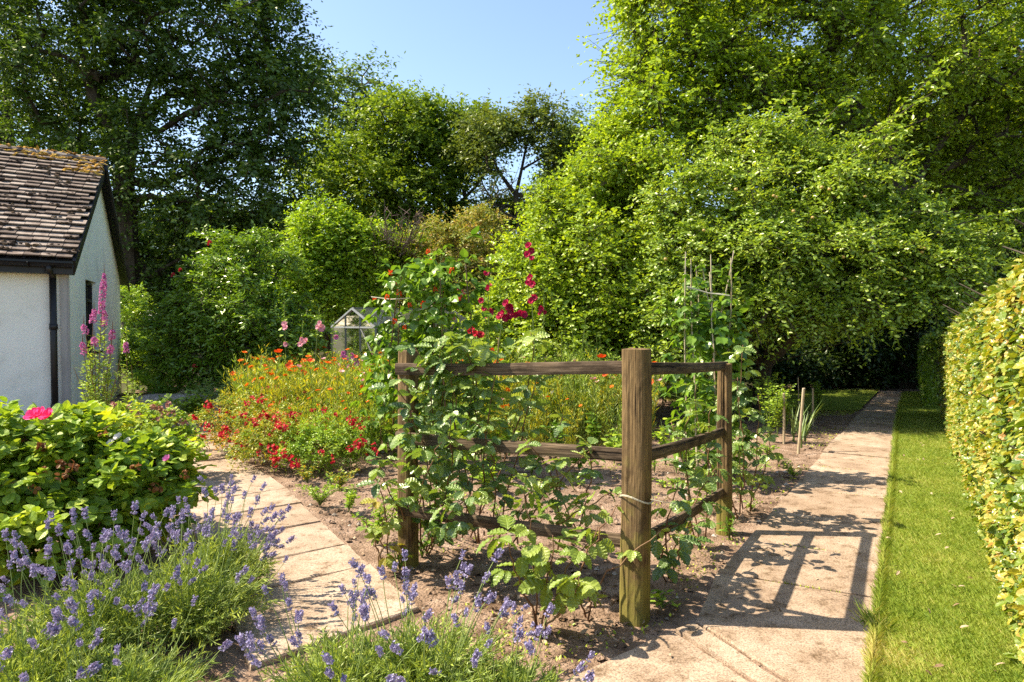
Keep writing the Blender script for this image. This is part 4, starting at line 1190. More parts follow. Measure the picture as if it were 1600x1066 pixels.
shrub('golden_shrub', 'tall golden yellow leaved shrub behind the greenhouse', 'shrub', 515, 18.6, [Bl(515, 370, 18.6, 58, 55, .8), Bl(485, 430, 18.4, 50, 60, .8), Bl(565, 390, 18.8, 55, 45, .8), Bl(520, 470, 18.6, 80, 45, .7), Bl(640, 395, 19.8, 45, 30, .7)], 560, .5, 10, 8, .10, .055, 'lime', 42, r0=.07, gap=.3, shell=.5, twigr=.005)
shrub('russet_shrub', 'green shrub speckled with russet seed heads behind the bean canes', 'shrub', 710, 20, [Bl(690, 390, 20, 75, 45, .9), Bl(745, 370, 20, 55, 40, .9), Bl(720, 440, 19.6, 100, 45, .9), Bl(680, 465, 19.4, 60, 45, .9)], 420, .45, 10, 8, .085, .045, 'rusty', 43, r0=.07, gap=.25, shell=.5)
shrub('laurel_bush', 'dark green bush filling the gap behind the greenhouse', 'bush', 560, 21.5, [Bl(540, 480, 21.5, 110, 60, 1.0), Bl(640, 450, 21.8, 80, 65, 1.0), Bl(610, 380, 22.5, 60, 35, .8), Bl(770, 490, 20, 70, 65, 1)], 420, .5, 10, 8, .10, .055, 'laurel', 44, gap=.15, thi=.6)
shrub('garden_bush', 'loose green bush growing against the cottage end wall', 'bush', 212, 16.8, [Bl(212, 530, 16.8, 32, 50, .5), Bl(235, 560, 16, 40, 45, .5), Bl(205, 480, 17.2, 20, 35, .5)], 170, .3, 9, 8, .075, .04, 'laurel', 45, gap=.1)
shrub('shade_shrub', 'shrub with leaves darkened as deep shade under the apple tree', 'shrub', 1250, 16.5, [Bl(1230, 565, 16.5, 80, 26, .8), Bl(1330, 580, 17, 90, 22, .6), Bl(1190, 540, 16, 50, 40, .6), Bl(1400, 575, 16.8, 60, 22, .5)], 260, .4, 9, 8, .10, .055, 'darkleaf', 46, gap=.15, thi=1)  # dark leaf colour stands in for the deep shade below the canopy
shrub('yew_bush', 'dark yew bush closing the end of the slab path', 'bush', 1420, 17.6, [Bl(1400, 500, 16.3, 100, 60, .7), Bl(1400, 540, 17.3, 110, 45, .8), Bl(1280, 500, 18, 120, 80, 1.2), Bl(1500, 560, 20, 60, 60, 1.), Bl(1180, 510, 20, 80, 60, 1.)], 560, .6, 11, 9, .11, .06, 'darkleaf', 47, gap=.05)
shrub('shading_bush', 'dark bush added left of the apple trunk to block sun', 'bush', 1120, 13.5, [Bl(1120, 520, 13.5, 70, 60, .9), Bl(1060, 530, 13.8, 70, 55, .8), Bl(1180, 510, 14.5, 50, 50, .7)], 260, .45, 10, 9, .09, .05, 'darkleaf', 49, gap=.05)  # added to stop sun from the left leaking under the apple tree
shrub('ivy_shrub', 'low dark ground shrub beside the far end of the path', 'shrub', 1420, 18.4, [Bl(1400, 590, 18.4, 110, 16, .7)], 110, .35, 9, 8, .10, .06, 'laurel', 48, gap=.1, thi=.5)
# dead twigs
rng = np.random.default_rng(79)
db = thing('dead_shrub', 'leafless tangle of pinkish dead twigs behind the golden shrub', 'shrub', ground_of(P(610, 505, 20.8)))
b = MB()
base = P(610, 440, 20.8)
tube(b, [ground_of(base), base], [.05, .03], 6)
for i in range(60):
    e = P(575 + 95 * rng.random(), 325 + 60 * rng.random() ** 1.3, 17.2 + .9 * rng.random())
    mdl = (base + e) / 2 + rng.normal(size=3) * .2
    tube(b, bez(base + rng.normal(size=3) * .08, mdl, e, 6), np.linspace(.016, .006, 6), 4)
    for k in range(4):
        q = base + (e - base) * (.5 + .5 * rng.random())
        tube(b, [q, q + rng.normal(size=3) * .14 + [0, 0, .12]], [.008, .004], 3)
part('twig', b, M['twig'], db)

# ------------------------------------------------------------------ clipped hedges
def hedge(label, y0, y1, offx, top, thick, nface, leaf, seed, L, dens_pow, rounding=.25):
    rng = np.random.default_rng(seed)
    base = HB((y0 + y1) / 2) + [offx + .3, 0, 0]
    h = thing('hedge', label, 'hedge', base)
    d = unit(np.array([.585, 1, 0])); nrm = np.array([-d[1], d[0], 0])     # face normal towards the path
    def tz(y):
        return top(y)
    def sample(n, depth):
        u = rng.random(n) ** dens_pow
        y = y0 + (y1 - y0) * u
        s = rng.random(n)
        zt = np.array([tz(q) for q in y])
        # perimeter of cross section: face, rounded shoulder, top
        per = np.concatenate([[0], [1]])
        fl = zt / (zt + thick)
        isf = s < fl
        z = np.where(isf, zt * (s / fl), zt)
        w = np.where(isf, 0, thick * (s - fl) / (1 - fl))
        edge = np.clip((z - (zt - rounding)) / rounding, 0, 1) * np.clip(1 - w / rounding, 0, 1)
        z = z - edge * rounding * .30
        w = w + edge * rounding * .30
        w = w + .05 * (1 - z / zt) ** 2
        bump = vnoise(np.c_[y * 2.3, z * 2.6, w * 2.3], seed) * .028 + vnoise(np.c_[y * 6, z * 6, w * 6], seed + 1) * .02
        p = np.array([HB(q) for q in y]) + [offx, 0, 0]
        no = np.where(isf[:, None], nrm, np.array([0, 0, 1.])) * (1 - edge[:, None] * .5) + edge[:, None] * .5 * (nrm + np.array([0, 0, 1.]))
        p = p - nrm * w[:, None] + np.array([0, 0, 1.]) * z[:, None] + no * (bump - depth * rng.random(n) ** 1.3)[:, None]
        return p, no, y
    lb = MB()
    for n, dep, lo in ((nface, .07, 0.0), (nface // 2, .3, 0.0)):
        p, no, y = sample(n, dep)
        ok = p[:, 2] > .03
        p, no, y = p[ok], no[ok], y[ok]
        n = len(p)
        T = no * .3 + np.array([0, 0, -.4]) + d * rng.normal(size=(n, 1)) * .7 + rng.normal(size=(n, 3)) * .35
        Nn = no * .75 + np.array([0, 0, .7]) + rng.normal(size=(n, 3)) * .42
        t = np.clip(rng.beta(1.2, 1.4, n) * .82 + .16 * vnoise(p * 1.7, seed + 3), 0, .82)
        br = rng.random(n) < .035 + .02 * vnoise(p * 3, seed + 4)
        t = np.where(br, .82 + .18 * rng.random(n), t)
        sz = L * (.65 + .6 * rng.random(n))
        scatter(lb, BEECH, p, T, Nn, sz, sz * .66, t, .25 * (rng.random(n) - .2))
    # loose shoots sticking out at the top
    p, no, y = sample(nface // 200, .0)
    spray(lb, BEECH, p, no * .8 + [0, 0, .6], rng, .07, 1, 4, L, L * .62, outw=1.2, droop=.1, thi=.45)
    sb = MB()
    for y in np.arange(y0 + .15, y1, .33):
        q = HB(y) + [offx, 0, 0] - nrm * thick * .45
        pts = [q + [0, 0, -.05], q + [rng.normal() * .04, rng.normal() * .04, .5], q + [rng.normal() * .06, 0, 1.0], q + [rng.normal() * .08, 0, tz(y) - .15]]
        tube(sb, pts, [.03, .025, .018, .008], 6)
        for k in range(7):
            c = pts[1] + (pts[3] - pts[1]) * rng.random()
            tube(sb, [c, c + nrm * .3 * (1 if k % 4 else -1) + d * rng.normal() * .2 + [0, 0, .2]], [.009, .004], 4)
    part('stem', sb, M['bark'], h)
    part('foliage', lb, M[leaf], h)
    return h
hedge('long clipped beech hedge of yellow green and brown leaves beside the lawn', 1.2, 12.0, .02, lambda y: 2.12 - .055 * (y - 1.2), .7, 95000, 'beech', 51, .060, 1.4)
hedge('short dark green clipped hedge continuing behind the beech hedge', 12.6, 16.2, -.28, lambda y: 1.38, .7, 7000, 'hedgedark', 52, .075, 1.0)

# ------------------------------------------------------------------ post and rail fence
PC, PL, PR = G(993, 965), G(638, 880), G(1131, 832)
def square_log(mb, a, b, w0, w1, rng, sides=20, rings=26, sq=.55, flat=1.0, up=(0, 1, 0), t=.5, wander=.004):
    """a hewn length of timber; the grain runs along it"""
    a, b = np.asarray(a, float), np.asarray(b, float)
    d = unit(b - a); ln = np.linalg.norm(b - a)
    x = unit(np.cross(d, up)); y = np.cross(d, x)
    an = np.arange(sides) * 2 * math.pi / sides
    c, s = np.cos(an), np.sin(an)
    k = 1 / (np.abs(c) ** (2 / (1 - sq * .8)) + np.abs(s) ** (2 / (1 - sq * .8))) ** ((1 - sq * .8) / 2)
    prof = rng.normal(size=sides) * .012
    splits = [(rng.integers(sides), rng.random() * .5, .35 + .5 * rng.random(), .05 + .12 * rng.random()) for _ in range(5)]
    V, U = [], []
    for i in range(rings):
        q = i / (rings - 1)
        w = w0 + (w1 - w0) * q
        off = np.array([math.sin(q * 5 + w0 * 90), math.cos(q * 4 + w0 * 50)]) * wander
        r = k * (w / 2) * (1 + prof + rng.normal(size=sides) * .007)
        for j_, q0, ql, dp in splits:
            if q0 <= q <= q0 + ql:
                r[j_] *= 1 - dp * math.sin(math.pi * (q - q0) / ql)
        p = a + d * ln * q + np.outer(r * c * flat + off[0], x) + np.outer(r * s + off[1], y)
        V.append(p); U.append(np.c_[r * c, r * s, np.full(sides, q * ln)])
    # end caps with an inner ring
    for e, i in ((0, 0), (1, rings - 1)):
        ctr = V[i].mean(0)
        V.append(ctr + (V[i] - ctr) * .55 + d * (.004 if e else -.004) + rng.normal(size=(sides, 3)) * .002); U.append(U[i] * [.5, .5, 1])
    V.append(np.array([a - d * .004, b + d * .004])); U.append(np.array([[0, 0, 0], [0, 0, ln]]))
    q = []
    for i in range(rings - 1):
        for j in range(sides):
            q.append((i * sides + j, i * sides + (j + 1) % sides, (i + 1) * sides + (j + 1) % sides, (i + 1) * sides + j))
    tr = []
    for e, i in ((0, 0), (1, rings - 1)):
        c0 = (rings + e) * sides
        for j in range(sides):
            j2 = (j + 1) % sides
            q.append((i * sides + j2, i * sides + j, c0 + j, c0 + j2) if e == 0 else (i * sides + j, i * sides + j2, c0 + j2, c0 + j))
            tr.append((c0 + j2, c0 + j, (rings + 2) * sides + e) if e == 0 else (c0 + j, c0 + j2, (rings + 2) * sides + e))
    mb.add(np.concatenate(V), tris=tr, quads=q, t=t, uv=np.concatenate(U) + rng.random(3) * np.array([3, 3, 0]))
rng = np.random.default_rng(61)
fence = thing('post_and_rail_fence', 'weathered wooden post and rail fence corner with raspberries trained on it', 'fence', PC)
fd1 = unit((PL - PC) * [1, 1, 0]); fd2 = unit((PR - PC) * [1, 1, 0])
TC, TL, TR_ = 1.46, 1.415, 1.29
for p, h, w0, w1 in ((PC, TC, .150, .141), (PL, TL, .118, .112), (PR, TR_, .11, .098)):
    b = MB()
    square_log(b, p + [0, 0, -.15], p + [rng.normal() * .004, 0, h], w0, w1, rng, 36, 34, up=fd2)
    part('post', b, M['post'], fence)
zs = ((1.30, 1.355, 1.345, 1.275), (.85, .875, .862, .775), (.375, .40, .395, .315))
for k, (zl, zc, zc2, zrr) in enumerate(zs):
    b = MB()
    front = np.array([-fd1[1], fd1[0], 0]); front = front if front[1] < 0 else -front
    square_log(b, PC + fd1 * .045 + front * -.005 + [0, 0, zc], PL + fd1 * (.04 if k < 2 else .02) + front * .055 + [0, 0, zl], .072, .078, rng, 14, 24, .75, .55, up=(0, 0, 1), wander=.006)
    part('rail', b, M['rail'], fence)
    b = MB()
    square_log(b, PC + fd2 * .05 + [0, 0, zc2], PR + fd2 * .05 + [0, 0, zrr], .072, .066, rng, 14, 24, .75, .55, up=(0, 0, 1), wander=.006)
    part('rail', b, M['rail'], fence)
for zl, zc, zc2, zrr in zs:
    b = MB()
    for q in (PL + fd1 * .0 + front * .078 + [0, 0, zl], PL - fd1 * .02 + front * .078 + [0, 0, zl - .02], PC + fd1 * .075 + front * .022 + [0, 0, zc + .012], PC + fd1 * .075 + front * .022 + [0, 0, zc - .018]):
        tube(b, [q - front * .02, q + front * .0015], .0045, 6)
    part('nail', b, M['blackpaint'], fence)
b = MB()
for z in (.66, .665):
    pts = [PC + np.array([math.cos(a) * .092, math.sin(a) * .092, z + .02 * math.sin(a * 2)]) for a in np.linspace(0, 6.28, 20)]
    tube(b, pts, .0022, 4)
tube(b, [PC + [.06, -.09, .67], PC + [.12, -.1, .66], PC + [.2, -.06, .64]], .002, 4)
part('string_tie', b, M['string'], fence)
b = MB()
q = PL + front * .10 + fd1 * -.06 + [0, 0, .87]
for i in range(14):
    tube(b, [q + rng.normal(size=3) * .012, q + rng.normal(size=3) * .02 + [0, 0, -.02], q + rng.normal(size=3) * .025 + [0, 0, -.05]], .003, 4)
part('twine_knot', b, M['twine'], fence)

# ------------------------------------------------------------------ raspberry canes
def rasp_leaf(mb, pos, dirs, rng, size, tlo, thi, n5=False):
    """one compound leaf at each position"""
    for p, d in zip(pos, dirs):
        L = size * (.7 + .55 * rng.random())
        d = unit(d + rng.normal(size=3) * .2)
        pet = L * .55
        up = unit(np.array([0, 0, 1.]) + rng.normal(size=3) * .35 + d * .25)
        e = p + d * pet + np.array([0, 0, -.12 * pet])
        side = unit(np.cross(up, d))
        droop = np.array([0, 0, -(.15 + .4 * rng.random())])
        T = [unit(d + droop), unit(side * .9 + d * .35 + droop), unit(-side * .9 + d * .35 + droop)]
        PP = [e + d * L * .12, e, e]
        LL = [L, L * .8, L * .8]
        if n5:
            T += [unit(side * .9 - d * .1 + droop), unit(-side * .9 - d * .1 + droop)]; PP += [e - d * L * .25] * 2; LL += [L * .62] * 2
        t = np.clip(tlo + (thi - tlo) * (rng.random() * .75 + .25 * rng.random(len(T))), 0, 1)
        scatter(mb, RASP, np.array(PP), np.array(T), np.tile(up, (len(T), 1)) + rng.normal(size=(len(T), 3)) * .16, np.array(LL), np.array(LL) * .76, t, .12 + .3 * rng.random(len(T)))

def raspberry(label, base, canes, size, per_m, leaf='rasp', seed=1, tlo=0, thi=.9, stem_r=.006, lo=.15, n5=.3, leafgroup='raspberry canes along the fence', down=.0):
    rng = np.random.default_rng(seed)
    th = thing('raspberry_plant', label, 'raspberry plant', base, leafgroup)
    lb = MB()
    size = size * 1.22
    per_m = per_m * .55
    for c in canes:
        c = np.asarray(c, float)
        pts = bez(c[0], c[1], c[2], 12) + rng.normal(size=(12, 3)) * .008
        sb = MB(); tube(sb, pts, np.linspace(stem_r, stem_r * .45, 12), 6)
        part('cane', sb, M['redstem'], th, True)
        ln = np.linalg.norm(np.diff(pts, axis=0), axis=1).sum()
        n = max(3, int(ln * per_m))
        s = (lo + (1 - lo) * (np.arange(n) + rng.random(n)) / n) * 11
        i = np.minimum(s.astype(int), 10)
        pos = pts[i] + (pts[i + 1] - pts[i]) * (s - i)[:, None]
        a = np.arange(n) * 2.4 + rng.random() * 6
        dirs = np.c_[np.cos(a), np.sin(a), .25 - down + .35 * rng.random(n)]
        k = rng.random(n) < n5
        rasp_leaf(lb, pos[~k], dirs[~k], rng, size, tlo, thi)
        rasp_leaf(lb, pos[k], dirs[k], rng, size, tlo, thi, True)
    part('foliage', lb, M[leaf], th)
    return th

def cn(bu, bv, *uvY, y=None):
    """cane from a ground pixel through two more points"""
    b = G(bu, bv)
    return [b] + [P(u, v, Y) for u, v, Y in uvY]
# by the left post
raspberry('dark raspberry canes bunched round the smaller left fence post', G(665, 865), [
    cn(668, 860, (690, 700, 4.35), (610, 590, 4.15)), cn(672, 850, (700, 650, 4.4), (690, 540, 4.3)), cn(676, 845, (740, 640, 4.4), (745, 570, 4.2)),
    cn(660, 862, (600, 760, 4.2), (590, 720, 4.0)), cn(668, 866, (700, 790, 4.1), (745, 770, 3.85)), cn(672, 866, (720, 720, 4.2), (700, 650, 4.0)),
    cn(676, 858, (640, 700, 4.35), (640, 640, 4.15)), cn(680, 850, (720, 800, 4.2), (700, 830, 3.95)), cn(664, 862, (640, 760, 4.25), (690, 690, 4.0)), cn(676, 852, (690, 620, 4.5), (650, 545, 4.3))], .085, 21, seed=62, thi=.72)
raspberry('raspberry canes arching over the top rail between the posts', G(760, 850), [
    cn(745, 850, (760, 650, 4.25), (780, 530, 4.05)), cn(752, 850, (700, 640, 4.3), (705, 525, 4.2)), cn(780, 845, (820, 640, 4.2), (850, 560, 4.1)), cn(770, 850, (790, 690, 4.15), (740, 660, 3.95)),
    cn(745, 845, (670, 600, 4.4), (740, 520, 4.25))], .085, 18, seed=63, thi=.8)
raspberry('raspberry canes tied along the middle rail between the posts', G(800, 855), [
    cn(800, 855, (850, 760, 4.0), (930, 700, 3.75)), cn(810, 850, (800, 760, 4.0), (880, 740, 3.8)), cn(820, 850, (900, 800, 3.9), (970, 760, 3.75))], .08, 13, seed=72, tlo=.2, thi=1)
raspberry('leafy raspberry canes hanging over the left end of the top rail', G(720, 845), [
    cn(715, 842, (640, 640, 4.5), (700, 520, 4.2)), cn(722, 842, (770, 600, 4.4), (720, 540, 4.1)), cn(735, 840, (850, 600, 4.3), (830, 520, 4.2))], .085, 17, seed=73, tlo=.25, thi=1, lo=.45)
raspberry('thin raspberry cane beside the corner post with few drooping leaves', G(880, 860), [
    cn(872, 860, (890, 740, 3.95), (820, 690, 3.9)), cn(895, 850, (930, 760, 3.9), (925, 700, 3.8)), cn(905, 845, (850, 730, 4.1), (880, 650, 4.0))], .08, 12, seed=64, thi=.9)
raspberry('pale yellowish raspberry shoots sprouting in front of the lower rail', G(845, 985), [
    cn(842, 982, (835, 860, 3.5), (820, 760, 3.55)), cn(838, 982, (800, 880, 3.45), (795, 840, 3.4)), cn(850, 984, (880, 890, 3.45), (935, 830, 3.5)), cn(846, 985, (860, 900, 3.45), (865, 840, 3.4)), cn(850, 986, (900, 930, 3.4), (905, 900, 3.35))],
    .095, 17, leaf='rasplight', seed=65, tlo=.05, thi=.72, lo=.3)
raspberry('small green raspberry sucker at the foot of the corner post', G(930, 975), [cn(920, 970, (925, 930, 3.55), (915, 905, 3.5)), cn(915, 965, (900, 920, 3.6), (885, 905, 3.55))], .06, 14, seed=66, tlo=.35, thi=1)
raspberry('bare red raspberry runner leaning across the foot of the corner post', G(868, 962), [cn(872, 965, (960, 880, 3.5), (1045, 820, 3.62)), cn(875, 960, (935, 820, 3.6), (965, 790, 3.7))], .06, 5, leaf='rasplight', seed=67, lo=.5)
raspberry('raspberry canes tied along the shorter right hand rails', G(1110, 850), [
    cn(1085, 850, (1060, 700, 4.6), (1080, 640, 4.5)), cn(1100, 850, (1110, 700, 4.9), (1110, 640, 4.75)), cn(1060, 870, (1080, 780, 4.4), (1120, 730, 4.7)), cn(1045, 890, (1060, 820, 4.1), (1110, 810, 4.4)), cn(1095, 860, (1070, 720, 4.7), (1050, 660, 4.6))],
    .085, 17, seed=68, tlo=.1, thi=.9)
raspberry('tall leafy raspberry clump beyond the right hand fence post', G(1165, 795), [
    cn(1160, 800, (1150, 680, 5.6), (1160, 540, 5.5)), cn(1170, 800, (1190, 690, 5.6), (1185, 620, 5.4)), cn(1150, 810, (1130, 700, 5.4), (1115, 560, 5.4)), cn(1165, 795, (1210, 720, 5.6), (1200, 680, 5.5)), cn(1155, 800, (1170, 720, 5.3), (1150, 590, 5.3)), cn(1150, 800, (1090, 720, 5.6), (1085, 600, 5.6))],
    .08, 19, seed=69, thi=.75)
raspberry('dark drooping raspberry shoot hanging just right of the corner post', G(1040, 915), [
    cn(1045, 905, (1035, 800, 3.75), (1060, 750, 3.8)), cn(1050, 905, (1060, 850, 3.8), (1080, 830, 3.9)), cn(1040, 905, (1030, 850, 3.75), (1050, 830, 3.7))], .085, 12, seed=70, thi=.6, down=.3)
raspberry('low yellowing raspberry shoots left of the smaller fence post', G(585, 890), [cn(600, 890, (590, 850, 4.35), (570, 810, 4.3)), cn(590, 890, (600, 840, 4.3), (600, 800, 4.25)), cn(605, 885, (610, 800, 4.3), (585, 740, 4.2))], .07, 18, leaf='rasplight', seed=71, thi=1)

# a row of low leafy crops inside the fence
def leafy(name, label, cat, base, r, h, n, L, Wd, leaf, seed, tm=OV, group=None, stems=8):
    rng = np.random.default_rng(seed)
    th = thing(name, label, cat, base, group)
    sb, lb = MB(), MB()
    for k in range(stems):
        a = rng.random() * 6.28; q = r * rng.random() ** .5
        e = np.asarray(base) + [math.cos(a) * q, math.sin(a) * q, h * (.6 + .4 * rng.random())]
        pts = bez(base, np.asarray(base) + [math.cos(a) * q * .3, math.sin(a) * q * .3, h * .6], e, 6)
        tube(sb, pts, np.linspace(.005, .002, 6), 4)
        m = max(1, n // stems)
        s = (.15 + .85 * rng.random(m)) * 5
        i = np.minimum(s.astype(int), 4)
        pos = pts[i] + (pts[i + 1] - pts[i]) * (s - i)[:, None]
        d = rndu(rng, m); d[:, 2] = np.abs(d[:, 2]) * .5
        pos = pos + d * L * .4
        sz = .6 + .6 * rng.random(m)
        scatter(lb, tm, pos, d + np.array([0, 0, -.1]), np.array([0, 0, .8]) + rng.normal(size=(m, 3)) * .4, L * sz, Wd * sz, np.clip(rng.random(m) * .8 + .2 * rng.random(), 0, 1), .25 * rng.random(m))
    part('stem', sb, M['stem'], th)
    part('foliage', lb, M[leaf], th)
    return th

for i, (u, v, r, h) in enumerate(((760, 770, .16, .3), (830, 745, .18, .35), (905, 735, .18, .35), (700, 745, .18, .35), (960, 725, .2, .4), (870, 715, .2, .45), (1040, 725, .18, .5), (1075, 745, .16, .4), (790, 715, .2, .4), (930, 700, .2, .45))):
    leafy('vegetable_plant', 'broad leaved green vegetable plant in the bed behind the fence', 'plant', G(u, v), r, h, 90, .075, .05, 'bean' if i % 2 else 'weed', 700 + i, tm=HEART, group='vegetable plants in the bed behind the fence')
# seedlings and weeds along the edges
for i, (u, v, r, h, n, L, lf, lab) in enumerate((
        (590, 850, .2, .28, 420, .032, 'weed', 'bushy bright green mint at the slab corner by the smaller post'),
        (625, 890, .10, .12, 26, .055, 'weed', 'two leaved pale seedling by the slab edge below the mint'),
        (500, 790, .25, .22, 520, .026, 'weed', 'low mounded green herb beside the paved path'),
        (545, 800, .22, .2, 420, .028, 'weed', 'spreading green herb between the mint and the low mounded herb'),
        (530, 765, .22, .2, 420, .028, 'fuch', 'reddish leaved herb on the soil behind the low mounded herb'),
        (620, 800, .2, .22, 260, .032, 'weed', 'green weed on the soil left of the smaller fence post'),
        (480, 755, .2, .22, 360, .026, 'fuch', 'low reddish green herb next to the paved path'),
        (1100, 800, .12, .15, 60, .04, 'weed', 'small leafy weed between the fence and the right hand slabs'),
        (1035, 950, .10, .08, 18, .06, 'weed', 'flat green weed at the foot of the corner post'),
        (1240, 745, .18, .16, 220, .028, 'weed', 'tuft of green weeds on the bare edge near the stakes'),
        (1200, 715, .16, .2, 200, .03, 'weed', 'pale green young plants left of the wooden stakes'),
        (770, 915, .06, .08, 14, .045, 'rasplight', 'tiny pale shoot on the soil left of the raspberry shoots'),
        (1010, 770, .10, .2, 40, .04, 'weed', 'thin green stalk of leaves on the bare soil by the corner post'))):
    leafy('weed', lab, 'weed', G(u, v), r, h, n, L, L * .6, lf, 720 + i)

rngs = np.random.default_rng(750)
k = 0
while k < 42:
    y = 4.3 + 5.2 * rngs.random(); x = -2.2 + 6 * rngs.random()
    if x < np.interp(y, LRp[:, 1], LRp[:, 0]) + .15 or x > polyat(RL, y)[0] - .12 or (x < 1.3 and rngs.random() < .35):
        continue
    leafy('weed', 'scattered low seedling on the bare soil of the fenced bed', 'weed', np.array([x, y, -.01]), .05 + .08 * rngs.random(), .06 + .14 * rngs.random(), 36, .03 + .03 * rngs.random(), .022, 'weed' if k % 3 else 'bean', 800 + k, group='seedlings on the bare soil of the bed', stems=5)
    k += 1
# ------------------------------------------------------------------ bean canes
def wigwam(label, canes, mat, seed, ties):
    rng = np.random.default_rng(seed)
    base = np.mean([c[0] for c in canes], 0); base[2] = 0
    th = thing('cane_wigwam', label, 'plant support', base)
    for a, b in canes:
        mb = MB()
        m = np.linspace(0, 1, 9)[:, None]
        pts = np.asarray(a) + (np.asarray(b) - a) * m + rng.normal(size=(9, 3)) * .006
        tube(mb, pts, np.linspace(.009, .0055, 9) * (1 + .12 * (np.arange(9) % 2)), 7)
        part('cane', mb, M[mat], th)
    mb = MB()
    for a, b in ties:
        tube(mb, [a, (np.asarray(a) + b) / 2 + [0, 0, -.02], b], .006, 5)
    part('twine', mb, M['string'], th)
    return th

def bean_plant(label, canes, nleaf, size, seed, nflow, fm, fs, spread=.16, hi=1.0, lo=.05):
    rng = np.random.default_rng(seed)
    base = np.mean([c[0] for c in canes], 0); base[2] = 0
    th = thing('runner_bean_plant', label, 'bean plant', base)
    sb, lb = MB(), MB()
    for a, b in canes:
        a, b = np.asarray(a), np.asarray(b)
        s = np.linspace(0, hi, 60)[:, None]
        an = s * 40 + rng.random() * 6
        pts = a + (b - a) * s + np.c_[np.cos(an) * .018, np.sin(an) * .018, np.zeros(60)]
        tube(sb, pts, np.linspace(.0035, .002, 60), 4)
        n = nleaf // len(canes)
        q = (lo + (hi - lo) * rng.random(n))[:, None]
        d = rndu(rng, n); d[:, 2] = d[:, 2] * .5 + .1; d = unit(d)
        pet = spread * (.25 + .9 * rng.random(n))[:, None]
        p = a + (b - a) * q + d * pet
        for k in range(0, n, 3):
            tube(sb, [a + (b - a) * q[k], p[k]], .0018, 3)
        # trifoliate
        side = unit(np.cross(d, np.array([0, 0, 1.])))
        dr = np.array([0, 0, -.75])
        Ls = size * (.55 + .7 * rng.random(n))
        up = d * .55 + np.array([0, 0, .75]) + rng.normal(size=(n, 3)) * .35
        t = rng.random(n)
        for T, off, k in ((d, .15, 1), (d * .2 + side, 0, .85), (d * .2 - side, 0, .85)):
            tt = unit(T + dr * (.5 + .6 * rng.random((n, 1))) + rng.normal(size=(n, 3)) * .25)
            scatter(lb, HEART, p + d * size * off, tt, up + rng.normal(size=(n, 3)) * .25, Ls * k, Ls * k * .82, np.clip(t * .7 + .3 * rng.random(n), 0, 1), .3 * rng.random(n))
    part('stem', sb, M['stem'], th)
    part('foliage', lb, M['bean'], th)
    for p in fs:
        inst('flower', fm, th, p, np.array(Matrix.Rotation(rng.random() * 6, 3, 'Z')), .6 + .5 * rng.random())
    return th
def raceme(n, L, r, fl, mat, seed, name='flower', size=.02):
    rng = np.random.default_rng(seed)
    b = MB()
    z = np.sort(rng.random(n)) * L
    a = np.arange(n) * 2.4
    rr = r * (1.05 - z / L * .6)
    p = np.c_[np.cos(a) * rr, np.sin(a) * rr, z]
    d = np.c_[np.cos(a), np.sin(a), np.full(n, .35)]
    scatter(b, fl, p, rndu(rng, n), d, size * (.8 + .4 * rng.random(n)), size, rng.random(n))
    return b.mesh(name, mat)
FLP = flower_tm(4, .7, .8)
bf = raceme(9, .07, .022, FLP, M['p_scarlet'], 3, size=.024)
rng = np.random.default_rng(81)
ap = P(668, 410, 7.3)
lc = []
for (u, v) in ((592, 708), (612, 700), (640, 720), (672, 725), (700, 735), (755, 750), (720, 715)):
    a = G(u, v)
    t = ap + [rng.normal() * .12 + (a[0] - ap[0]) * .55, rng.normal() * .1, -.05 - .35 * rng.random()]
    lc.append((a, a + (t - a) * 1.05))
wigwam('brown cane wigwam behind the smaller fence post covered in beans', lc, 'darkcane', 82, [(lc[0][1] - [0, 0, .3], lc[5][1] - [0, 0, .3]), (P(580, 464, 7.4), P(640, 466, 7.3))])
fs = [P(u, v, 7.15 + .3 * rng.random()) for u, v in ((669, 397), (706, 427), (673, 446), (690, 456), (583, 457), (585, 472), (605, 468), (603, 480), (632, 497), (616, 447), (640, 430), (655, 425), (708, 500), (632, 515), (650, 516), (617, 507), (586, 470), (680, 455), (662, 480), (640, 545), (630, 420), (610, 430), (690, 470), (651, 492), (624, 462), (672, 412), (694, 440), (655, 505), (604, 500), (718, 470), (640, 480))]
fs = fs[::3] + fs[1::4]
bean_plant('dense runner bean with orange red flowers covering the brown cane wigwam', lc, 820, .105, 83, 0, bf, fs, spread=.30, hi=1.05, lo=.10)
rc = []
for (u, v, tu, tv) in ((1072, 745, 1070, 392), (1090, 760, 1078, 404), (1118, 750, 1110, 398), (1140, 745, 1142, 402), (1105, 735, 1088, 415), (1150, 740, 1098, 420), (1080, 735, 1147, 392), (1125, 765, 1108, 425)):
    rc.append((G(u, v), P(tu, tv, 6.9 + .25 * rng.random())))
wigwam('pale bamboo wigwam with bare cane tips beyond the right hand fence', rc, 'cane', 84, [(P(1074, 448, 6.85), P(1140, 462, 6.9)), (P(1074, 450, 7.0), P(1138, 460, 7.05))])
bean_plant('young climbing bean reaching halfway up the pale bamboo wigwam', rc, 520, .095, 85, 0, bf, [], spread=.24, hi=.76, lo=.08)
bean_plant('few thin bean shoots near the tips of the pale bamboo wigwam', rc[:5], 60, .08, 86, 0, bf, [], spread=.14, hi=.95, lo=.7)

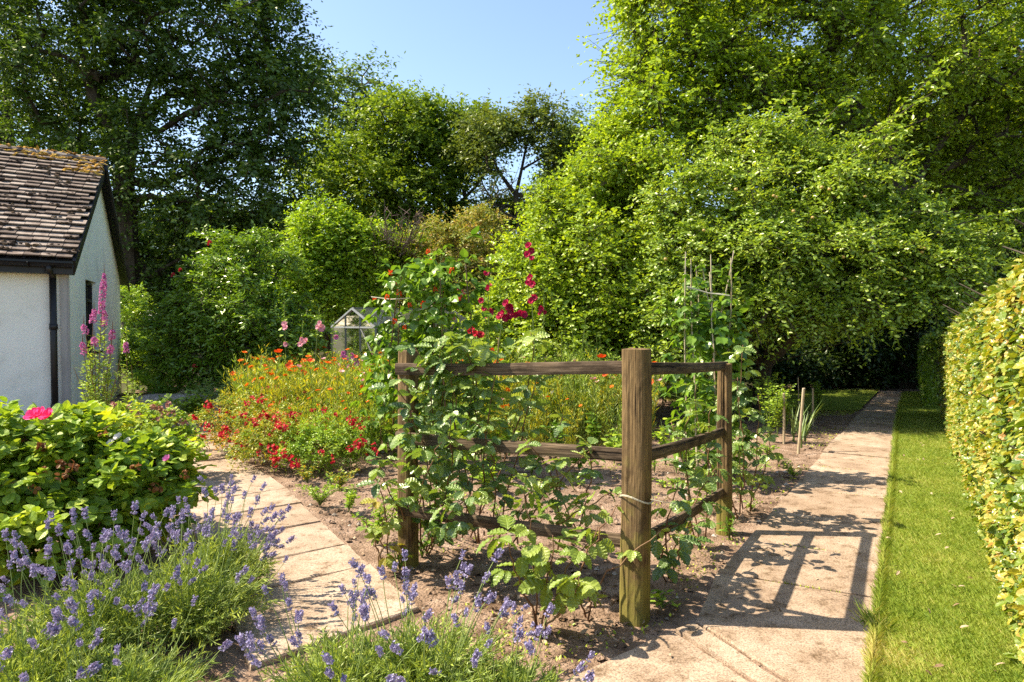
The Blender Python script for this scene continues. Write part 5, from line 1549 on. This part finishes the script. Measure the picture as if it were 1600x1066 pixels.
# stakes
for i, (u, v, v1, w, lab) in enumerate(((1225, 692, 615, .018, 'short brown stake leftmost of the stakes in the bed beside the path'), (1247, 708, 607, .02, 'leaning pale stake nearest the slab path'), (1270, 664, 607, .018, 'upright brown stake farthest back near the lawn'), (1249, 660, 590, .009, 'thin greenish cane behind the leaning pale stake'))):
    a = G(u, v); b = P(u + (9 if i == 1 else (-2 if i == 3 else 0)), v1, a[1])
    th = thing('garden_stake', lab, 'stake', a)
    mb = MB(); square_log(mb, a - [0, 0, .05], b, w * 1.6, w * 1.5, np.random.default_rng(i), 10, 8, .6, up=(0, 1, 0), wander=.002)
    part('stick', mb, M['cane'], th)
# leek-like stalks, young bean row by the stakes
for i, (u, v) in enumerate(((1258, 690), (1262, 680), (1240, 690), (1252, 700), (1266, 672))):
    rng = np.random.default_rng(860 + i)
    b = G(u, v)
    th = thing('leek', 'blue green leek with upright strap leaves among the stakes', 'vegetable', b, 'leeks among the stakes')
    mb = MB(); n = 7
    a = rng.random(n) * 6.28
    scatter(mb, BLADE, np.tile(b + [0, 0, .1], (n, 1)) + rng.normal(size=(n, 3)) * .012, np.c_[np.cos(a) * .35, np.sin(a) * .35, np.ones(n)], np.c_[np.cos(a), np.sin(a), np.full(n, -.3)], .34 + .2 * rng.random(n), .02, rng.random(n), -.2)
    part('foliage', mb, M['grey_green'], th)
    mb = MB(); tube(mb, [b, b + [0, 0, .12]], .014, 7); part('stem', mb, M['stem'], th)
for i, (u, v, r, h) in enumerate(((1203, 690, .25, .8), (1215, 680, .22, .75), (1195, 670, .25, .9), (1280, 650, .15, .6), (1210, 660, .3, .8), (1228, 672, .2, .6))):
    leafy('pea_plant', 'light green pea like plants beside the wooden stakes', 'plant', G(u, v), r, h, 420, .042, .03, 'weed', 740 + i, group='pea like plants beside the stakes', stems=12)

# ------------------------------------------------------------------ hollyhocks
HF = flower_tm(5, .42, .95, .04, 2)
def hflower(mat, seed):
    rng = np.random.default_rng(seed)
    b = MB(); scatter(b, HF, np.zeros((1, 3)), np.array([[1., 0, 0]]), np.array([[0, 0, 1.]]), .12, .12, rng.random())
    return b
HM = {}
for k in ('p_crimson', 'p_pink', 'p_magenta', 'p_red'):
    HM[k] = []
    for j in range(3):
        b = hflower(M[k], j)
        b.t = [np.random.default_rng(j).random(len(b.v[0]))]
        HM[k].append(b.mesh('flower', M[k]))
def facing(d, roll=0.0):
    z = unit(d); x = unit(np.cross([0, 0, 1.], z)); y = np.cross(z, x)
    return np.stack([x, y, z], 1) @ np.array(Matrix.Rotation(roll, 3, 'Z'))
def hollyhock(label, top, Y, flowers, mat, seed, side=(), fsize=1.0, leafn=46):
    """top and flowers as picture points at depth Y"""
    rng = np.random.default_rng(seed)
    t = P(top[0], top[1], Y); b = np.array([t[0] + rng.normal() * .1, t[1], 0])
    th = thing('hollyhock', label, 'hollyhock', b, 'hollyhocks in the flower bed')
    sb, lb = MB(), MB()
    pts = bez(b, (b + t) / 2 + [rng.normal() * .05, 0, 0], t, 12)
    tube(sb, pts, np.linspace(.013, .005, 12), 6)
    n = leafn
    s = (rng.random(n) ** 1.2) * .85 * 11
    i = np.minimum(s.astype(int), 10)
    pos = pts[i] + (pts[i + 1] - pts[i]) * (s - i)[:, None]
    d = rndu(rng, n); d[:, 2] = np.abs(d[:, 2]) * .3; d = unit(d)
    sz = .12 * (1.15 - s / 11 * .9) * (.7 + .5 * rng.random(n))
    for p, q, z in zip(pos, d, sz):
        tube(sb, [p, p + q * z * 1.1], .003, 3)
    scatter(lb, HEART, pos + d * sz[:, None] * 1.1, d + [0, 0, -.4], np.array([0, 0, .9]) + d * .4 + rng.normal(size=(n, 3)) * .3, sz, sz, rng.random(n), .2)
    # buds near the tip
    nb = 14
    s = .78 + .22 * rng.random(nb)
    pp = b + (t - b) * s[:, None] + rndu(rng, nb) * .02
    scatter(lb, OCT, pp, rndu(rng, nb), rndu(rng, nb), .03, .025, .6)
    part('stem', sb, M['stem'], th); part('foliage', lb, M['hollyleaf'], th)
    for k, (u, v) in enumerate(flowers):
        p = P(u, v, Y - .05 - .06 * rng.random())
        dr = np.array([(u - top[0]) * .03 - .3 + rng.normal() * .4, -1, .25 + rng.normal() * .25])
        inst('flower', HM[mat][k % 3], th, p, facing(dr, rng.random() * 6), fsize * (.66 + .32 * rng.random()))
    return th
hollyhock('tallest hollyhock with deep crimson flowers stacked up its stem', (826, 378), 10, [(826, 384), (830, 392), (824, 398), (831, 404), (829, 434), (832, 444), (826, 442), (834, 466), (830, 471)], 'p_crimson', 90, fsize=.95)
hollyhock('slender crimson hollyhock stem left of the tallest one', (761, 400), 10.3, [(760, 427), (764, 447), (762, 452), (765, 490)], 'p_crimson', 91, fsize=.8)
hollyhock('crimson hollyhock with a big cluster of open flowers low on the stem', (792, 455), 9.6, [(791, 474), (796, 480), (786, 488), (796, 494), (805, 492), (790, 497), (782, 494), (800, 487), (818, 492), (812, 490)], 'p_crimson', 92, fsize=1.1)
hollyhock('hollyhock with purplish crimson flowers close to the bean wigwam', (716, 425), 8.9, [(713, 450), (718, 456), (722, 463), (716, 470), (710, 457), (724, 470)], 'p_crimson', 93, fsize=.85)
hollyhock('hollyhock with two crimson flowers above the top rail', (755, 440), 9.8, [(757, 482), (762, 492), (752, 470), (765, 488)], 'p_crimson', 94, fsize=1.0)
hollyhock('short hollyhock with a few flowers right of the tallest one', (850, 460), 10, [(846, 482), (852, 488), (844, 490)], 'p_crimson', 95, fsize=.75)
hollyhock('low magenta hollyhock blooming just above the top rail', (742, 490), 8.2, [(736, 518), (743, 522), (750, 524), (740, 512)], 'p_red', 96, fsize=.85)
hollyhock('pale pink hollyhock nearest the rhododendron', (444, 470), 12, [(446, 512), (447, 538), (445, 506)], 'p_pink', 97, fsize=1.0)
hollyhock('pale pink hollyhock with a high open flower left of the greenhouse', (500, 480), 12, [(500, 505), (503, 513), (497, 511)], 'p_pink', 98, fsize=1.1)
hollyhock('bushy pale pink hollyhock between the other two pink ones', (473, 500), 11.8, [(472, 530), (478, 533), (470, 538)], 'p_pink', 99, fsize=.9)
hollyhock('pink hollyhock in front of the greenhouse corner', (522, 495), 11.6, [(525, 527), (537, 552), (541, 560), (535, 558), (530, 573)], 'p_magenta', 100, fsize=1.0)
hollyhock('deep pink hollyhock in front of the greenhouse gable', (556, 520), 11.3, [(555, 562), (552, 556), (530, 572), (558, 568), (545, 572)], 'p_magenta', 101, fsize=.9)
hollyhock('dusty pink hollyhock leaning right in front of the greenhouse', (572, 530), 11.2, [(572, 568), (568, 560)], 'p_pink', 102, fsize=.8)

# ------------------------------------------------------------------ meadow flowers
POPPY = flower_tm(5, .45, .95, .05, 1)
CAL = flower_tm(12, .12, .9, .0, 2)
def flower_mesh(tm, mat, size, seed):
    rng = np.random.default_rng(seed)
    b = MB(); scatter(b, tm, np.zeros((1, 3)), np.array([[1., 0, 0]]), np.array([[0, 0, 1.]]), size, size, .5)
    b.t = [rng.random(len(b.v[0]))]
    return b.mesh('flower', mat)
FM = {'cal': flower_mesh(CAL, M['p_orange'], .058, 1), 'pop': flower_mesh(POPPY, M['p_scarlet'], .075, 2), 'white': flower_mesh(CAL, M['p_white'], .05, 3), 'pinkd': flower_mesh(POPPY, M['p_pink'], .05, 4), 'orp': flower_mesh(POPPY, M['p_orange'], .07, 5)}
def meadow_proto(name, label, cat, kinds, h, r, stems, nleaf, lf, seed, group, L=.06, W=.009, lo=0):
    rng = np.random.default_rng(seed)
    th = thing(name, label, cat, (0, 0, 0), group)
    sb, lb = MB(), MB()
    ends = []
    for k in range(stems):
        a = rng.random() * 6.28; q = r * rng.random() ** .5
        b = np.array([math.cos(a) * q * .6, math.sin(a) * q * .6, 0])
        e = np.array([math.cos(a) * q * 1.4, math.sin(a) * q * 1.4, h * (.6 + .45 * rng.random())])
        pts = bez(b, b + [0, 0, h * .5], e, 6)
        tube(sb, pts, np.linspace(.0035, .0018, 6), 3, cap=False)
        ends.append((e, e - pts[-2]))
        n = nleaf // stems
        s = (lo + (1 - lo) * rng.random(n)) * 4.9
        i = s.astype(int)
        pos = pts[i] + (pts[i + 1] - pts[i]) * (s - i)[:, None]
        d = rndu(rng, n); d[:, 2] = np.abs(d[:, 2]) + .5
        scatter(lb, RH, pos, d, rndu(rng, n), L * (.5 + rng.random(n)), W * (.6 + .8 * rng.random(n)), np.clip(.75 * rng.random(n) + .25 * rng.random(), 0, 1))
        if rng.random() < .4:
            scatter(lb, OCT, e[None] + [0, 0, .01], np.array([[1., 0, 0]]), np.array([[0, 0, 1.]]), .016, .016, .8)
    part('stem', sb, M['stem'], th); part('foliage', lb, M[lf], th)
    idx = rng.permutation(stems)
    for j, k in enumerate(kinds):
        e, d = ends[idx[j]]
        inst('flower', FM[k], th, e, facing(d + rng.normal(size=3) * .06 + [-.02, -.05, .03], rng.random() * 6), .8 + .4 * rng.random())
    return th
MG = 'marigolds and poppies in the bed behind the fence'
protos = [meadow_proto('marigold_plant', 'feathery yellow green marigold with orange flowers in the big flower bed', 'flower', ['cal'] * 2, .74, .22, 15, 700, 'meadow', 201, MG),
          meadow_proto('poppy_plant', 'thin stemmed scarlet poppy in the big flower bed', 'flower', ['pop'] * 2, .85, .22, 14, 520, 'meadow', 202, MG, lo=.1),
          meadow_proto('marigold_plant', 'feathery yellow green marigold with orange flowers in the big flower bed', 'flower', ['orp', 'cal'], .66, .24, 16, 760, 'meadow', 203, MG),
          meadow_proto('daisy_plant', 'white flowered daisy plant in the big flower bed', 'flower', ['white'] * 2, .7, .22, 14, 560, 'meadow', 204, MG),
          meadow_proto('meadow_plant', 'pale pink flowered meadow plant in the big flower bed', 'flower', ['pinkd'] * 3, .8, .24, 15, 620, 'lav', 205, MG),
          meadow_proto('meadow_plant', 'tall seeding green meadow plant without flowers in the big flower bed', 'plant', [], .8, .26, 18, 760, 'weed', 206, MG)]
rng = np.random.default_rng(210)
first = [True] * 6
cnt = 0
pos = []
tries = 0
while len(pos) < 290 and tries < 6000:
    tries += 1
    y = 7.9 + 6.6 * rng.random(); u = 375 + 640 * rng.random()
    x = (u - 800) / F * y
    edge = np.interp(y, LRp[:, 1], LRp[:, 0]) + .35 if y < 8.7 else -4.4
    if x < edge or (y < 9.0 and x > -1.9 and rng.random() < .75) or x > 2.1:
        continue
    if y < 8.3 and x > .2:
        continue
    if any((x - a) ** 2 + (y - b) ** 2 < .15 ** 2 for a, b in pos):
        continue
    pos.append((x, y))
for x, y in pos:
    left = x < -.9
    k = rng.choice(6, p=[.40, .12, .26, .03, .05, .14] if left else [.20, .13, .16, .09, .16, .26])
    s = 1.12 + .4 * rng.random()
    if y < 8.8:
        s *= .7
    if first[k]:
        protos[k].location = (x, y, 0); protos[k].scale = (s, s, s); first[k] = False
    else:
        copy_thing(protos[k], (x, y, 0), rng.random() * 6.28, s)
for k in range(6):
    if first[k]:
        protos[k].location = (-1 + k * .3, 10, 0)
# tall green stems against the hazel
for i, (u, Y, h) in enumerate(((880, 10.6, 1.5), (905, 10.5, 1.7), (940, 10.6, 1.5), (960, 10.2, 1.3), (985, 10.3, 1.2), (845, 10.4, 1.2), (925, 10.2, 1.3), (1010, 10, 1.1), (870, 10.2, 1.1), (815, 10.4, 1.2), (790, 10.2, 1.2))):
    leafy('tall_herb', 'tall wispy green herb in front of the hazel', 'plant', ground_of(P(u, 505, Y)), .25, h, 420, .06, .016, 'hollyleaf', 760 + i, tm=RH, group='tall wispy herbs in front of the hazel', stems=12)

# ------------------------------------------------------------------ red flowered bush at the path edge
def puff(n, r, fl, mat, seed, size):
    rng = np.random.default_rng(seed)
    b = MB(); d = rndu(rng, n)
    scatter(b, fl, d * r * rng.random((n, 1)), rndu(rng, n), d + [0, 0, .3], size * (.7 + .6 * rng.random(n)), size, rng.random(n))
    return b.mesh('flower', mat)
RF = [puff(6, .032, FL5, M['p_red'], 5, .034), puff(14, .06, FL5, M['p_red'], 6, .036), puff(4, .024, FL5, M['p_red'], 7, .03)]
def flower_bush(name, label, cat, base, blobs, n, rad, leafkw, leaf, seed, flowers, meshes, group=None, tm=RH, twigs=9, lpt=8, stemmat='redstem'):
    rng = np.random.default_rng(seed)
    th = thing(name, label, cat, base, group)
    C, O = clump_points(blobs, n, rng, .45, .1, seed, 3)
    C[:, 2] = np.maximum(C[:, 2], .05)
    sb, lb = MB(), MB()
    skeleton(sb, [base, np.asarray(base) + [0, 0, .08]], [], C, rng, .02, rtip=.002, step=.2, sides=4)
    spray(lb, tm, C, O, rng, rad, twigs, lpt, leafkw[0], leafkw[1], droop=.2)
    part('stem', sb, M[stemmat], th); part('foliage', lb, M[leaf], th)
    S, SO = clump_points(blobs, flowers * 3, rng, .95, 0, seed + 1)
    ok = (SO[:, 1] < .35) | (SO[:, 2] > .4)
    S, SO = S[ok][:flowers], SO[ok][:flowers]
    for p, o in zip(S, SO):
        inst('flower', meshes[rng.integers(len(meshes))], th, p + o * .04, facing(o + [0, 0, .2], rng.random() * 6), .7 + .6 * rng.random())
    return th
def blobs_at(u, v, r, h):
    b = G(u, v)
    return b, [(b + [0, 0, h * .45], (r, r * .9, h * .6))]
for i, (u, v, r, h, nf, lab, lf) in enumerate((
        (385, 705, .62, .62, 34, 'red flowered fuchsia bush nearest the far end of the paved path', 'fuch'),
        (430, 725, .55, .52, 30, 'red flowered fuchsia bush spilling over the slab edge', 'fuch'),
        (500, 735, .45, .5, 26, 'small fuchsia bush with deep red flowers by the bare soil', 'weed'),
        (455, 680, .7, .72, 22, 'orange tinged fuchsia bush behind the red ones', 'fuch'),
        (545, 705, .4, .42, 16, 'fuchsia bush with scattered red flowers in front of the marigolds', 'weed'))):
    b, bl = blobs_at(u, v, r, h)
    flower_bush('fuchsia_bush', lab, 'bush', b, bl, 190, .15, (.03, .017), lf, 300 + i, nf, RF, 'red flowered bushes beside the paved path')
# grey green and shade plants at the far end of the left path
for i, (u, v, r, h, n, L, W, lf, lab) in enumerate((
        (340, 650, .7, .7, 900, .09, .02, 'grey_green', 'grey green feathery plant at the bend of the paved path'),
        (300, 655, .5, .45, 420, .10, .05, 'laurel', 'dark broad leaved plant in the shade of the rhododendron'),
        (385, 645, .5, .8, 600, .07, .025, 'grey_green', 'pale grey green herb left of the marigolds'),
        (410, 630, .4, .9, 500, .06, .02, 'hollyleaf', 'upright pale green herb behind the fuchsia bushes'),
        (250, 640, .5, .6, 420, .08, .04, 'bean', 'mid green leafy plant near the cottage corner'))):
    leafy('border_plant', lab, 'plant', G(u, v), r, h, n, L, W, lf, 780 + i, tm=RH, stems=26)
def fern(label, base, n, L, seed):
    rng = np.random.default_rng(seed)
    th = thing('fern', label, 'fern', base)
    lb, sb = MB(), MB()
    for k in range(n):
        a = rng.random() * 6.28; q = L * (.7 + .4 * rng.random())
        d = np.array([math.cos(a), math.sin(a), 0])
        pts = bez(base, base + d * q * .35 + [0, 0, q * .9], base + d * q * .9 + [0, 0, q * .55], 14)
        tube(sb, pts, np.linspace(.004, .001, 14), 3)
        tg = unit(np.gradient(pts, axis=0)); side = unit(np.cross(tg, [0, 0, 1.]))
        w = np.sin(np.linspace(.25, 3.0, 14)) * q * .24
        for s in (1, -1):
            for j in (0, .5):
                p = pts[:-1] + (pts[1:] - pts[:-1]) * j
                scatter(lb, RH, p, side[:-1] * s + tg[:-1] * .4, np.cross(side[:-1], tg[:-1]) + rng.normal(size=(13, 3)) * .1, w[:-1] + .01, np.full(13, .022), rng.random(13), .15)
    part('rib', sb, M['stem'], th); part('foliage', lb, M['fern'], th)
fern('bright fern beside the stone step near the cottage', G(262, 632), 16, .62, 401)
fern('upright bright fern under the garden bush by the cottage', G(240, 618), 16, .8, 402)
fern('dark fern at the foot of the rhododendron', G(300, 625), 14, .7, 403)
# stone step by the cottage
th = thing('stone_step', 'low stone step with gravelly top next to the cottage end wall', 'step', G(225, 645))
mb = MB()
a = G(190, 655); 
box(mb, a + [.75, .55, .16], np.array([.75, .05, 0]), np.array([-.05, .45, 0]), np.array([0, 0, .16]))
part('riser', mb, M['stone'], th)
mb = MB(); rng = np.random.default_rng(405)
n = 420
scatter(mb, OCT, a + [.75, .55, .318] + np.c_[(rng.random(n) - .5) * 1.44, (rng.random(n) - .5) * .84, np.zeros(n)], rndu(rng, n) * [1, 1, 0] + [1e-3, 0, 0], np.tile([0, 0, 1.], (n, 1)), .05 * (.5 + rng.random(n)), .04, rng.random(n))
o = part('gravel', mb, M['stone'], th); o['kind'] = 'stuff'

# ------------------------------------------------------------------ purple loosestrife
def loosestrife(label, base, tops, seed):
    rng = np.random.default_rng(seed)
    th = thing('loosestrife', label, 'flower', base)
    sb, lb = MB(), MB()
    for (t, fl) in tops:
        pts = bez(base + rng.normal(size=3) * [.05, .05, 0], (base + t) / 2 + rng.normal(size=3) * .05, t, 14)
        tube(sb, pts, np.linspace(.008, .003, 14), 5)
        n = 70
        s = (.1 + .72 * rng.random(n)) * 13
        i = np.minimum(s.astype(int), 12)
        p = pts[i] + (pts[i + 1] - pts[i]) * (s - i)[:, None]
        d = rndu(rng, n); d[:, 2] = .35 + .3 * rng.random(n)
        scatter(lb, OV, p, d, np.array([0, 0, 1.]) + rng.normal(size=(n, 3)) * .4, .11 * (1.1 - s / 18) * (.6 + .6 * rng.random(n)), .024, rng.random(n), .2)
        for k in range(5):
            j = 4 + k
            e = pts[j] + rndu(rng, 1)[0] * [.16, .16, 0] + [0, 0, .22]
            tube(sb, [pts[j], e], [.003, .0015], 3)
            m = 12
            q = pts[j] + (e - pts[j]) * rng.random((m, 1))
            scatter(lb, OV, q, rndu(rng, m) + [0, 0, .4], rndu(rng, m) + [0, 0, 1], .06, .014, rng.random(m), .2)
        if fl:
            m = int(fl * 520)
            z = rng.random(m)
            a = rng.random(m) * 6.28
            tp = t + np.array([0, 0, 0]) - unit(pts[-1] - pts[-2]) * (z * fl)[:, None]
            rr = .034 * (.35 + .65 * np.minimum(1, z * 3)) * (rng.random(m) * .5 + .6)
            fb = MB()
            dd = np.c_[np.cos(a), np.sin(a), np.full(m, .4)]
            scatter(fb, FL5, tp + dd * rr[:, None], rndu(rng, m), dd, .022, .022, rng.random(m))
            part('flower_spike', fb, M['p_magenta'], th)
            tube(sb, [t, t + [0, 0, .12]], [.006, .002], 5)
    part('stem', sb, M['redstem'], th); part('foliage', lb, M['loosleaf'], th)
base = ground_of(P(152, 505, 8.6))
loosestrife('tall purple loosestrife with magenta spikes in front of the cottage wall', base, [(P(163, 428, 8.6), .52), (P(147, 484, 8.5), .18), (P(163, 486, 8.7), .2), (P(131, 508, 8.5), .12), (P(129, 536, 8.4), .16), (P(176, 516, 8.6), .14), (P(174, 540, 8.5), .12), (P(147, 528, 8.4), .12), (P(115, 575, 8.4), 0), (P(188, 560, 8.5), 0), (P(140, 570, 8.3), 0)], 410)
base2 = ground_of(P(199, 505, 9.3))
loosestrife('short loosestrife with one magenta spike at the cottage corner', base2, [(P(197, 536, 9.3), .14), (P(205, 570, 9.3), 0)], 411)

# ------------------------------------------------------------------ rose bush in front
SPENT = [puff(12, .03, OV, M['p_dead'], 8, .03), puff(16, .038, OV, M['p_dead'], 9, .034)]
PINKR = flower_mesh(flower_tm(6, .5, .95, .06, 2), M['p_hotpink'], .10, 12)
WHITER = flower_mesh(flower_tm(6, .45, .95, .06, 2), M['p_white'], .06, 13)
MAGR = flower_mesh(flower_tm(6, .8, .9, .04, 2), M['p_magenta'], .055, 14)
DUST = [puff(7, .03, FL5, M['p_dusty'], 15, .03), puff(9, .036, FL5, M['p_dusty'], 16, .03)]
def rose_bush(label, base, blobs, n, rad, L, seed, leaf='rose', lf=ROSE):
    rng = np.random.default_rng(seed)
    th = thing('rose_bush', label, 'rose bush', base, 'rose bushes beside the paved path')
    C, O = clump_points(blobs, n, rng, .5, .38, seed, 2)
    sb, lb = MB(), MB()
    skeleton(sb, [base, np.asarray(base) + [0, 0, .1]], [], C, rng, .025, rtip=.0028, step=.22, sides=5)
    spray(lb, lf, C, O, rng, rad, 4, 7, L, L * .72, droop=.2, outw=.8, up=.9)
    part('stem', sb, M['redstem'], th); part('foliage', lb, M[leaf], th)
    return th
rb = G(120, 880)
r1 = rose_bush('large round leaved rose bush with brown spent heads behind the lavender', rb, [Bl(90, 750, 4.6, 125, 90, .5), Bl(200, 760, 4.7, 95, 75, .5), Bl(-20, 760, 4.4, 80, 110, .5), Bl(110, 690, 5.0, 90, 40, .5), Bl(80, 830, 4.3, 110, 60, .4), Bl(245, 745, 4.9, 40, 50, .35)], 560, .14, .072, 420)
for (u, v, k, Y) in ((62, 648, 'hp', 4.3), (75, 650, 'hp', 4.35), (52, 650, 'hp', 4.25), (185, 683, 'w', 4.6), (200, 690, 'w', 4.7), (173, 693, 'w', 4.6), (262, 718, 'm', 4.5), (75, 668, 's', 4.5), (35, 680, 's', 4.4), (95, 725, 's', 4.15), (110, 735, 's', 4.1), (70, 735, 's', 4.15), (100, 745, 's', 4.1), (52, 762, 's', 4.05), (118, 730, 's', 4.1), (210, 730, 's', 4.3), (250, 765, 's', 4.45), (290, 740, 's', 4.6), (6, 645, 's', 4.6), (160, 680, 's', 4.6), (240, 760, 's', 4.4), (65, 700, 's', 4.2), (250, 640, 's', 5.2)):
    me = {'hp': PINKR, 'w': WHITER, 'm': MAGR, 's': SPENT[u % 2]}[k]
    inst('spent_flower' if k == 's' else 'flower', me, r1, P(u, v, Y), facing([-.2, -.7, .7], u), .9)
r2 = rose_bush('smaller leaved rose bush with dusty pink heads near the bend of the path', G(235, 740), [Bl(230, 690, 6.6, 60, 50, .4), Bl(265, 680, 7, 40, 45, .35), Bl(190, 670, 7, 45, 40, .35)], 210, .13, .042, 421)
for (u, v) in ((178, 632), (185, 640), (190, 648), (183, 652), (210, 645), (215, 652), (250, 640), (258, 645), (262, 632), (248, 655), (270, 645), (287, 660), (240, 636), (205, 638)):
    inst('flower', DUST[u % 2], r2, P(u, v, 6.5), facing([0, -.5, .8], u), 1.0)
leafy('willowherb', 'single pale willowherb stalk beside the slab path', 'plant', G(280, 715), .08, .42, 46, .07, .014, 'weed', 795, tm=RH, stems=2)

# ------------------------------------------------------------------ lavender
def spike_mesh(seed):
    rng = np.random.default_rng(seed)
    b = MB()
    for w in range(6):
        z = w * .0075 + (0 if w else -.010)
        m = 7 if w < 5 else 4
        a = np.arange(m) * 6.28 / m + w
        r = .0055 * (1.15 - w * .12)
        d = np.c_[np.cos(a), np.sin(a), np.full(m, .75)]
        scatter(b, OV, np.c_[np.cos(a) * r * .5, np.sin(a) * r * .5, np.full(m, z)], d, np.c_[np.cos(a), np.sin(a), np.full(m, -.5)] + rng.normal(size=(m, 3)) * .3, .0135 * (.8 + .5 * rng.random(m)), .0085, rng.random(m), .2)
        q = m // 2
        a = rng.random(q) * 6.28
        d = np.c_[np.cos(a), np.sin(a), np.full(q, .3)]
        scatter(b, FLP, d * .011 + [0, 0, z + .004], rndu(rng, q), d, .010, .010, .6 + .4 * rng.random(q))
    return b.mesh('flower_spike', M['p_lav'])
SPK = [spike_mesh(k) for k in range(4)]
def lavender(label, base, r, h, nstem, nspike, seed, lean=(0, 0, 0), spread=1.0):
    rng = np.random.default_rng(seed)
    th = thing('lavender_bush', label, 'lavender', base, 'lavender bushes beside the paved path')
    sb, lb = MB(), MB()
    lean = np.asarray(lean, float)
    # leafy dome
    for k in range(nstem):
        d = rndu(rng, 1)[0]; d[2] = abs(d[2]) * .9 + .25; d = unit(d + lean)
        b0 = base + np.array([d[0], d[1], 0]) * r * .35 * rng.random()
        e = b0 + d * np.array([r, r, h]) * (.7 + .4 * rng.random())
        mdl = (b0 + e) / 2 + [0, 0, h * .12]
        pts = bez(b0, mdl, e, 6)
        tube(sb, pts, np.linspace(.003, .0012, 6), 3, cap=False)
        n = 30
        s = (.25 + .75 * rng.random(n)) * 4.95
        i = s.astype(int)
        p = pts[i] + (pts[i + 1] - pts[i]) * (s - i)[:, None]
        tg = unit(pts[i + 1] - pts[i])
        dd = tg * .9 + rndu(rng, n) * .75
        scatter(lb, RH, p, dd, rndu(rng, n) + [0, 0, .4], .040 * (.6 + .7 * rng.random(n)), .0064, np.clip(.2 + .6 * rng.random(n) + .25 * rng.normal(), 0, 1), .1)
    spikes = []
    for k in range(nspike):
        d = rndu(rng, 1)[0]; d[2] = abs(d[2]) * .8 + .2; d = unit(d * [spread, spread, 1] + lean)
        b0 = base + d * np.array([r, r, h]) * (.55 + .3 * rng.random())
        e = base + d * np.array([r, r, h]) * (1.05 + .35 * rng.random()) + np.array([0, 0, .12 + .10 * rng.random()]) + lean * .1
        mdl = (b0 + e) / 2 + [0, 0, .04] + rng.normal(size=3) * .02
        pts = bez(b0, mdl, e, 7)
        tube(sb, pts, np.linspace(.0022, .0014, 7), 4, cap=False)
        spikes.append((e, pts[-1] - pts[-2]))
        if rng.random() < .35:
            spikes.append((pts[-2] + (pts[-3] - pts[-2]) * .6, pts[-1] - pts[-2]))
    part('stem', sb, M['lavstem'], th); part('foliage', lb, M['lav'], th)
    spikes = spikes[:100]
    for k, (e, d) in enumerate(spikes):
        inst('flower_spike', SPK[k % 4], th, e, facing(d + rng.normal(size=3) * .01, rng.random() * 6), (.65 + .45 * rng.random()))
    return th
for i, (u, v, Y, r, h, ns, nf, lean, lab) in enumerate((
        (30, 1110, 2.75, .38, .38, 340, 34, (-.05, -.1, 0), 'lavender bush in the near bottom corner below the rose bush'),
        (150, 1010, 3.2, .40, .42, 320, 52, (-.1, 0, .1), 'lavender bush with dense purple heads in front of the large rose bush'),
        (290, 980, 3.45, .38, .40, 340, 40, (.1, .05, .1), 'lavender bush overhanging the middle of the paved path'),
        (330, 900, 3.95, .32, .40, 240, 46, (.15, .15, .1), 'lavender bush leaning over the paved path farthest from the camera'),
        (170, 1120, 2.65, .36, .28, 360, 18, (0, -.1, 0), 'low leafy lavender bush at the bottom edge with few flower heads'),
        (520, 1130, 2.72, .32, .30, 260, 24, (-.1, .1, .1), 'lavender bush spreading over the front end of the paved path'),
        (660, 1110, 2.82, .38, .32, 340, 34, (0, .1, .1), 'lavender bush on the corner of soil between the two paths'),
        (790, 1130, 2.7, .26, .22, 200, 16, (.1, 0, 0), 'small lavender bush nearest the right hand slabs'))):
    b = ground_of(P(u, 505, Y))
    lavender(lab, b, r, h, ns, nf, 500 + i, lean)
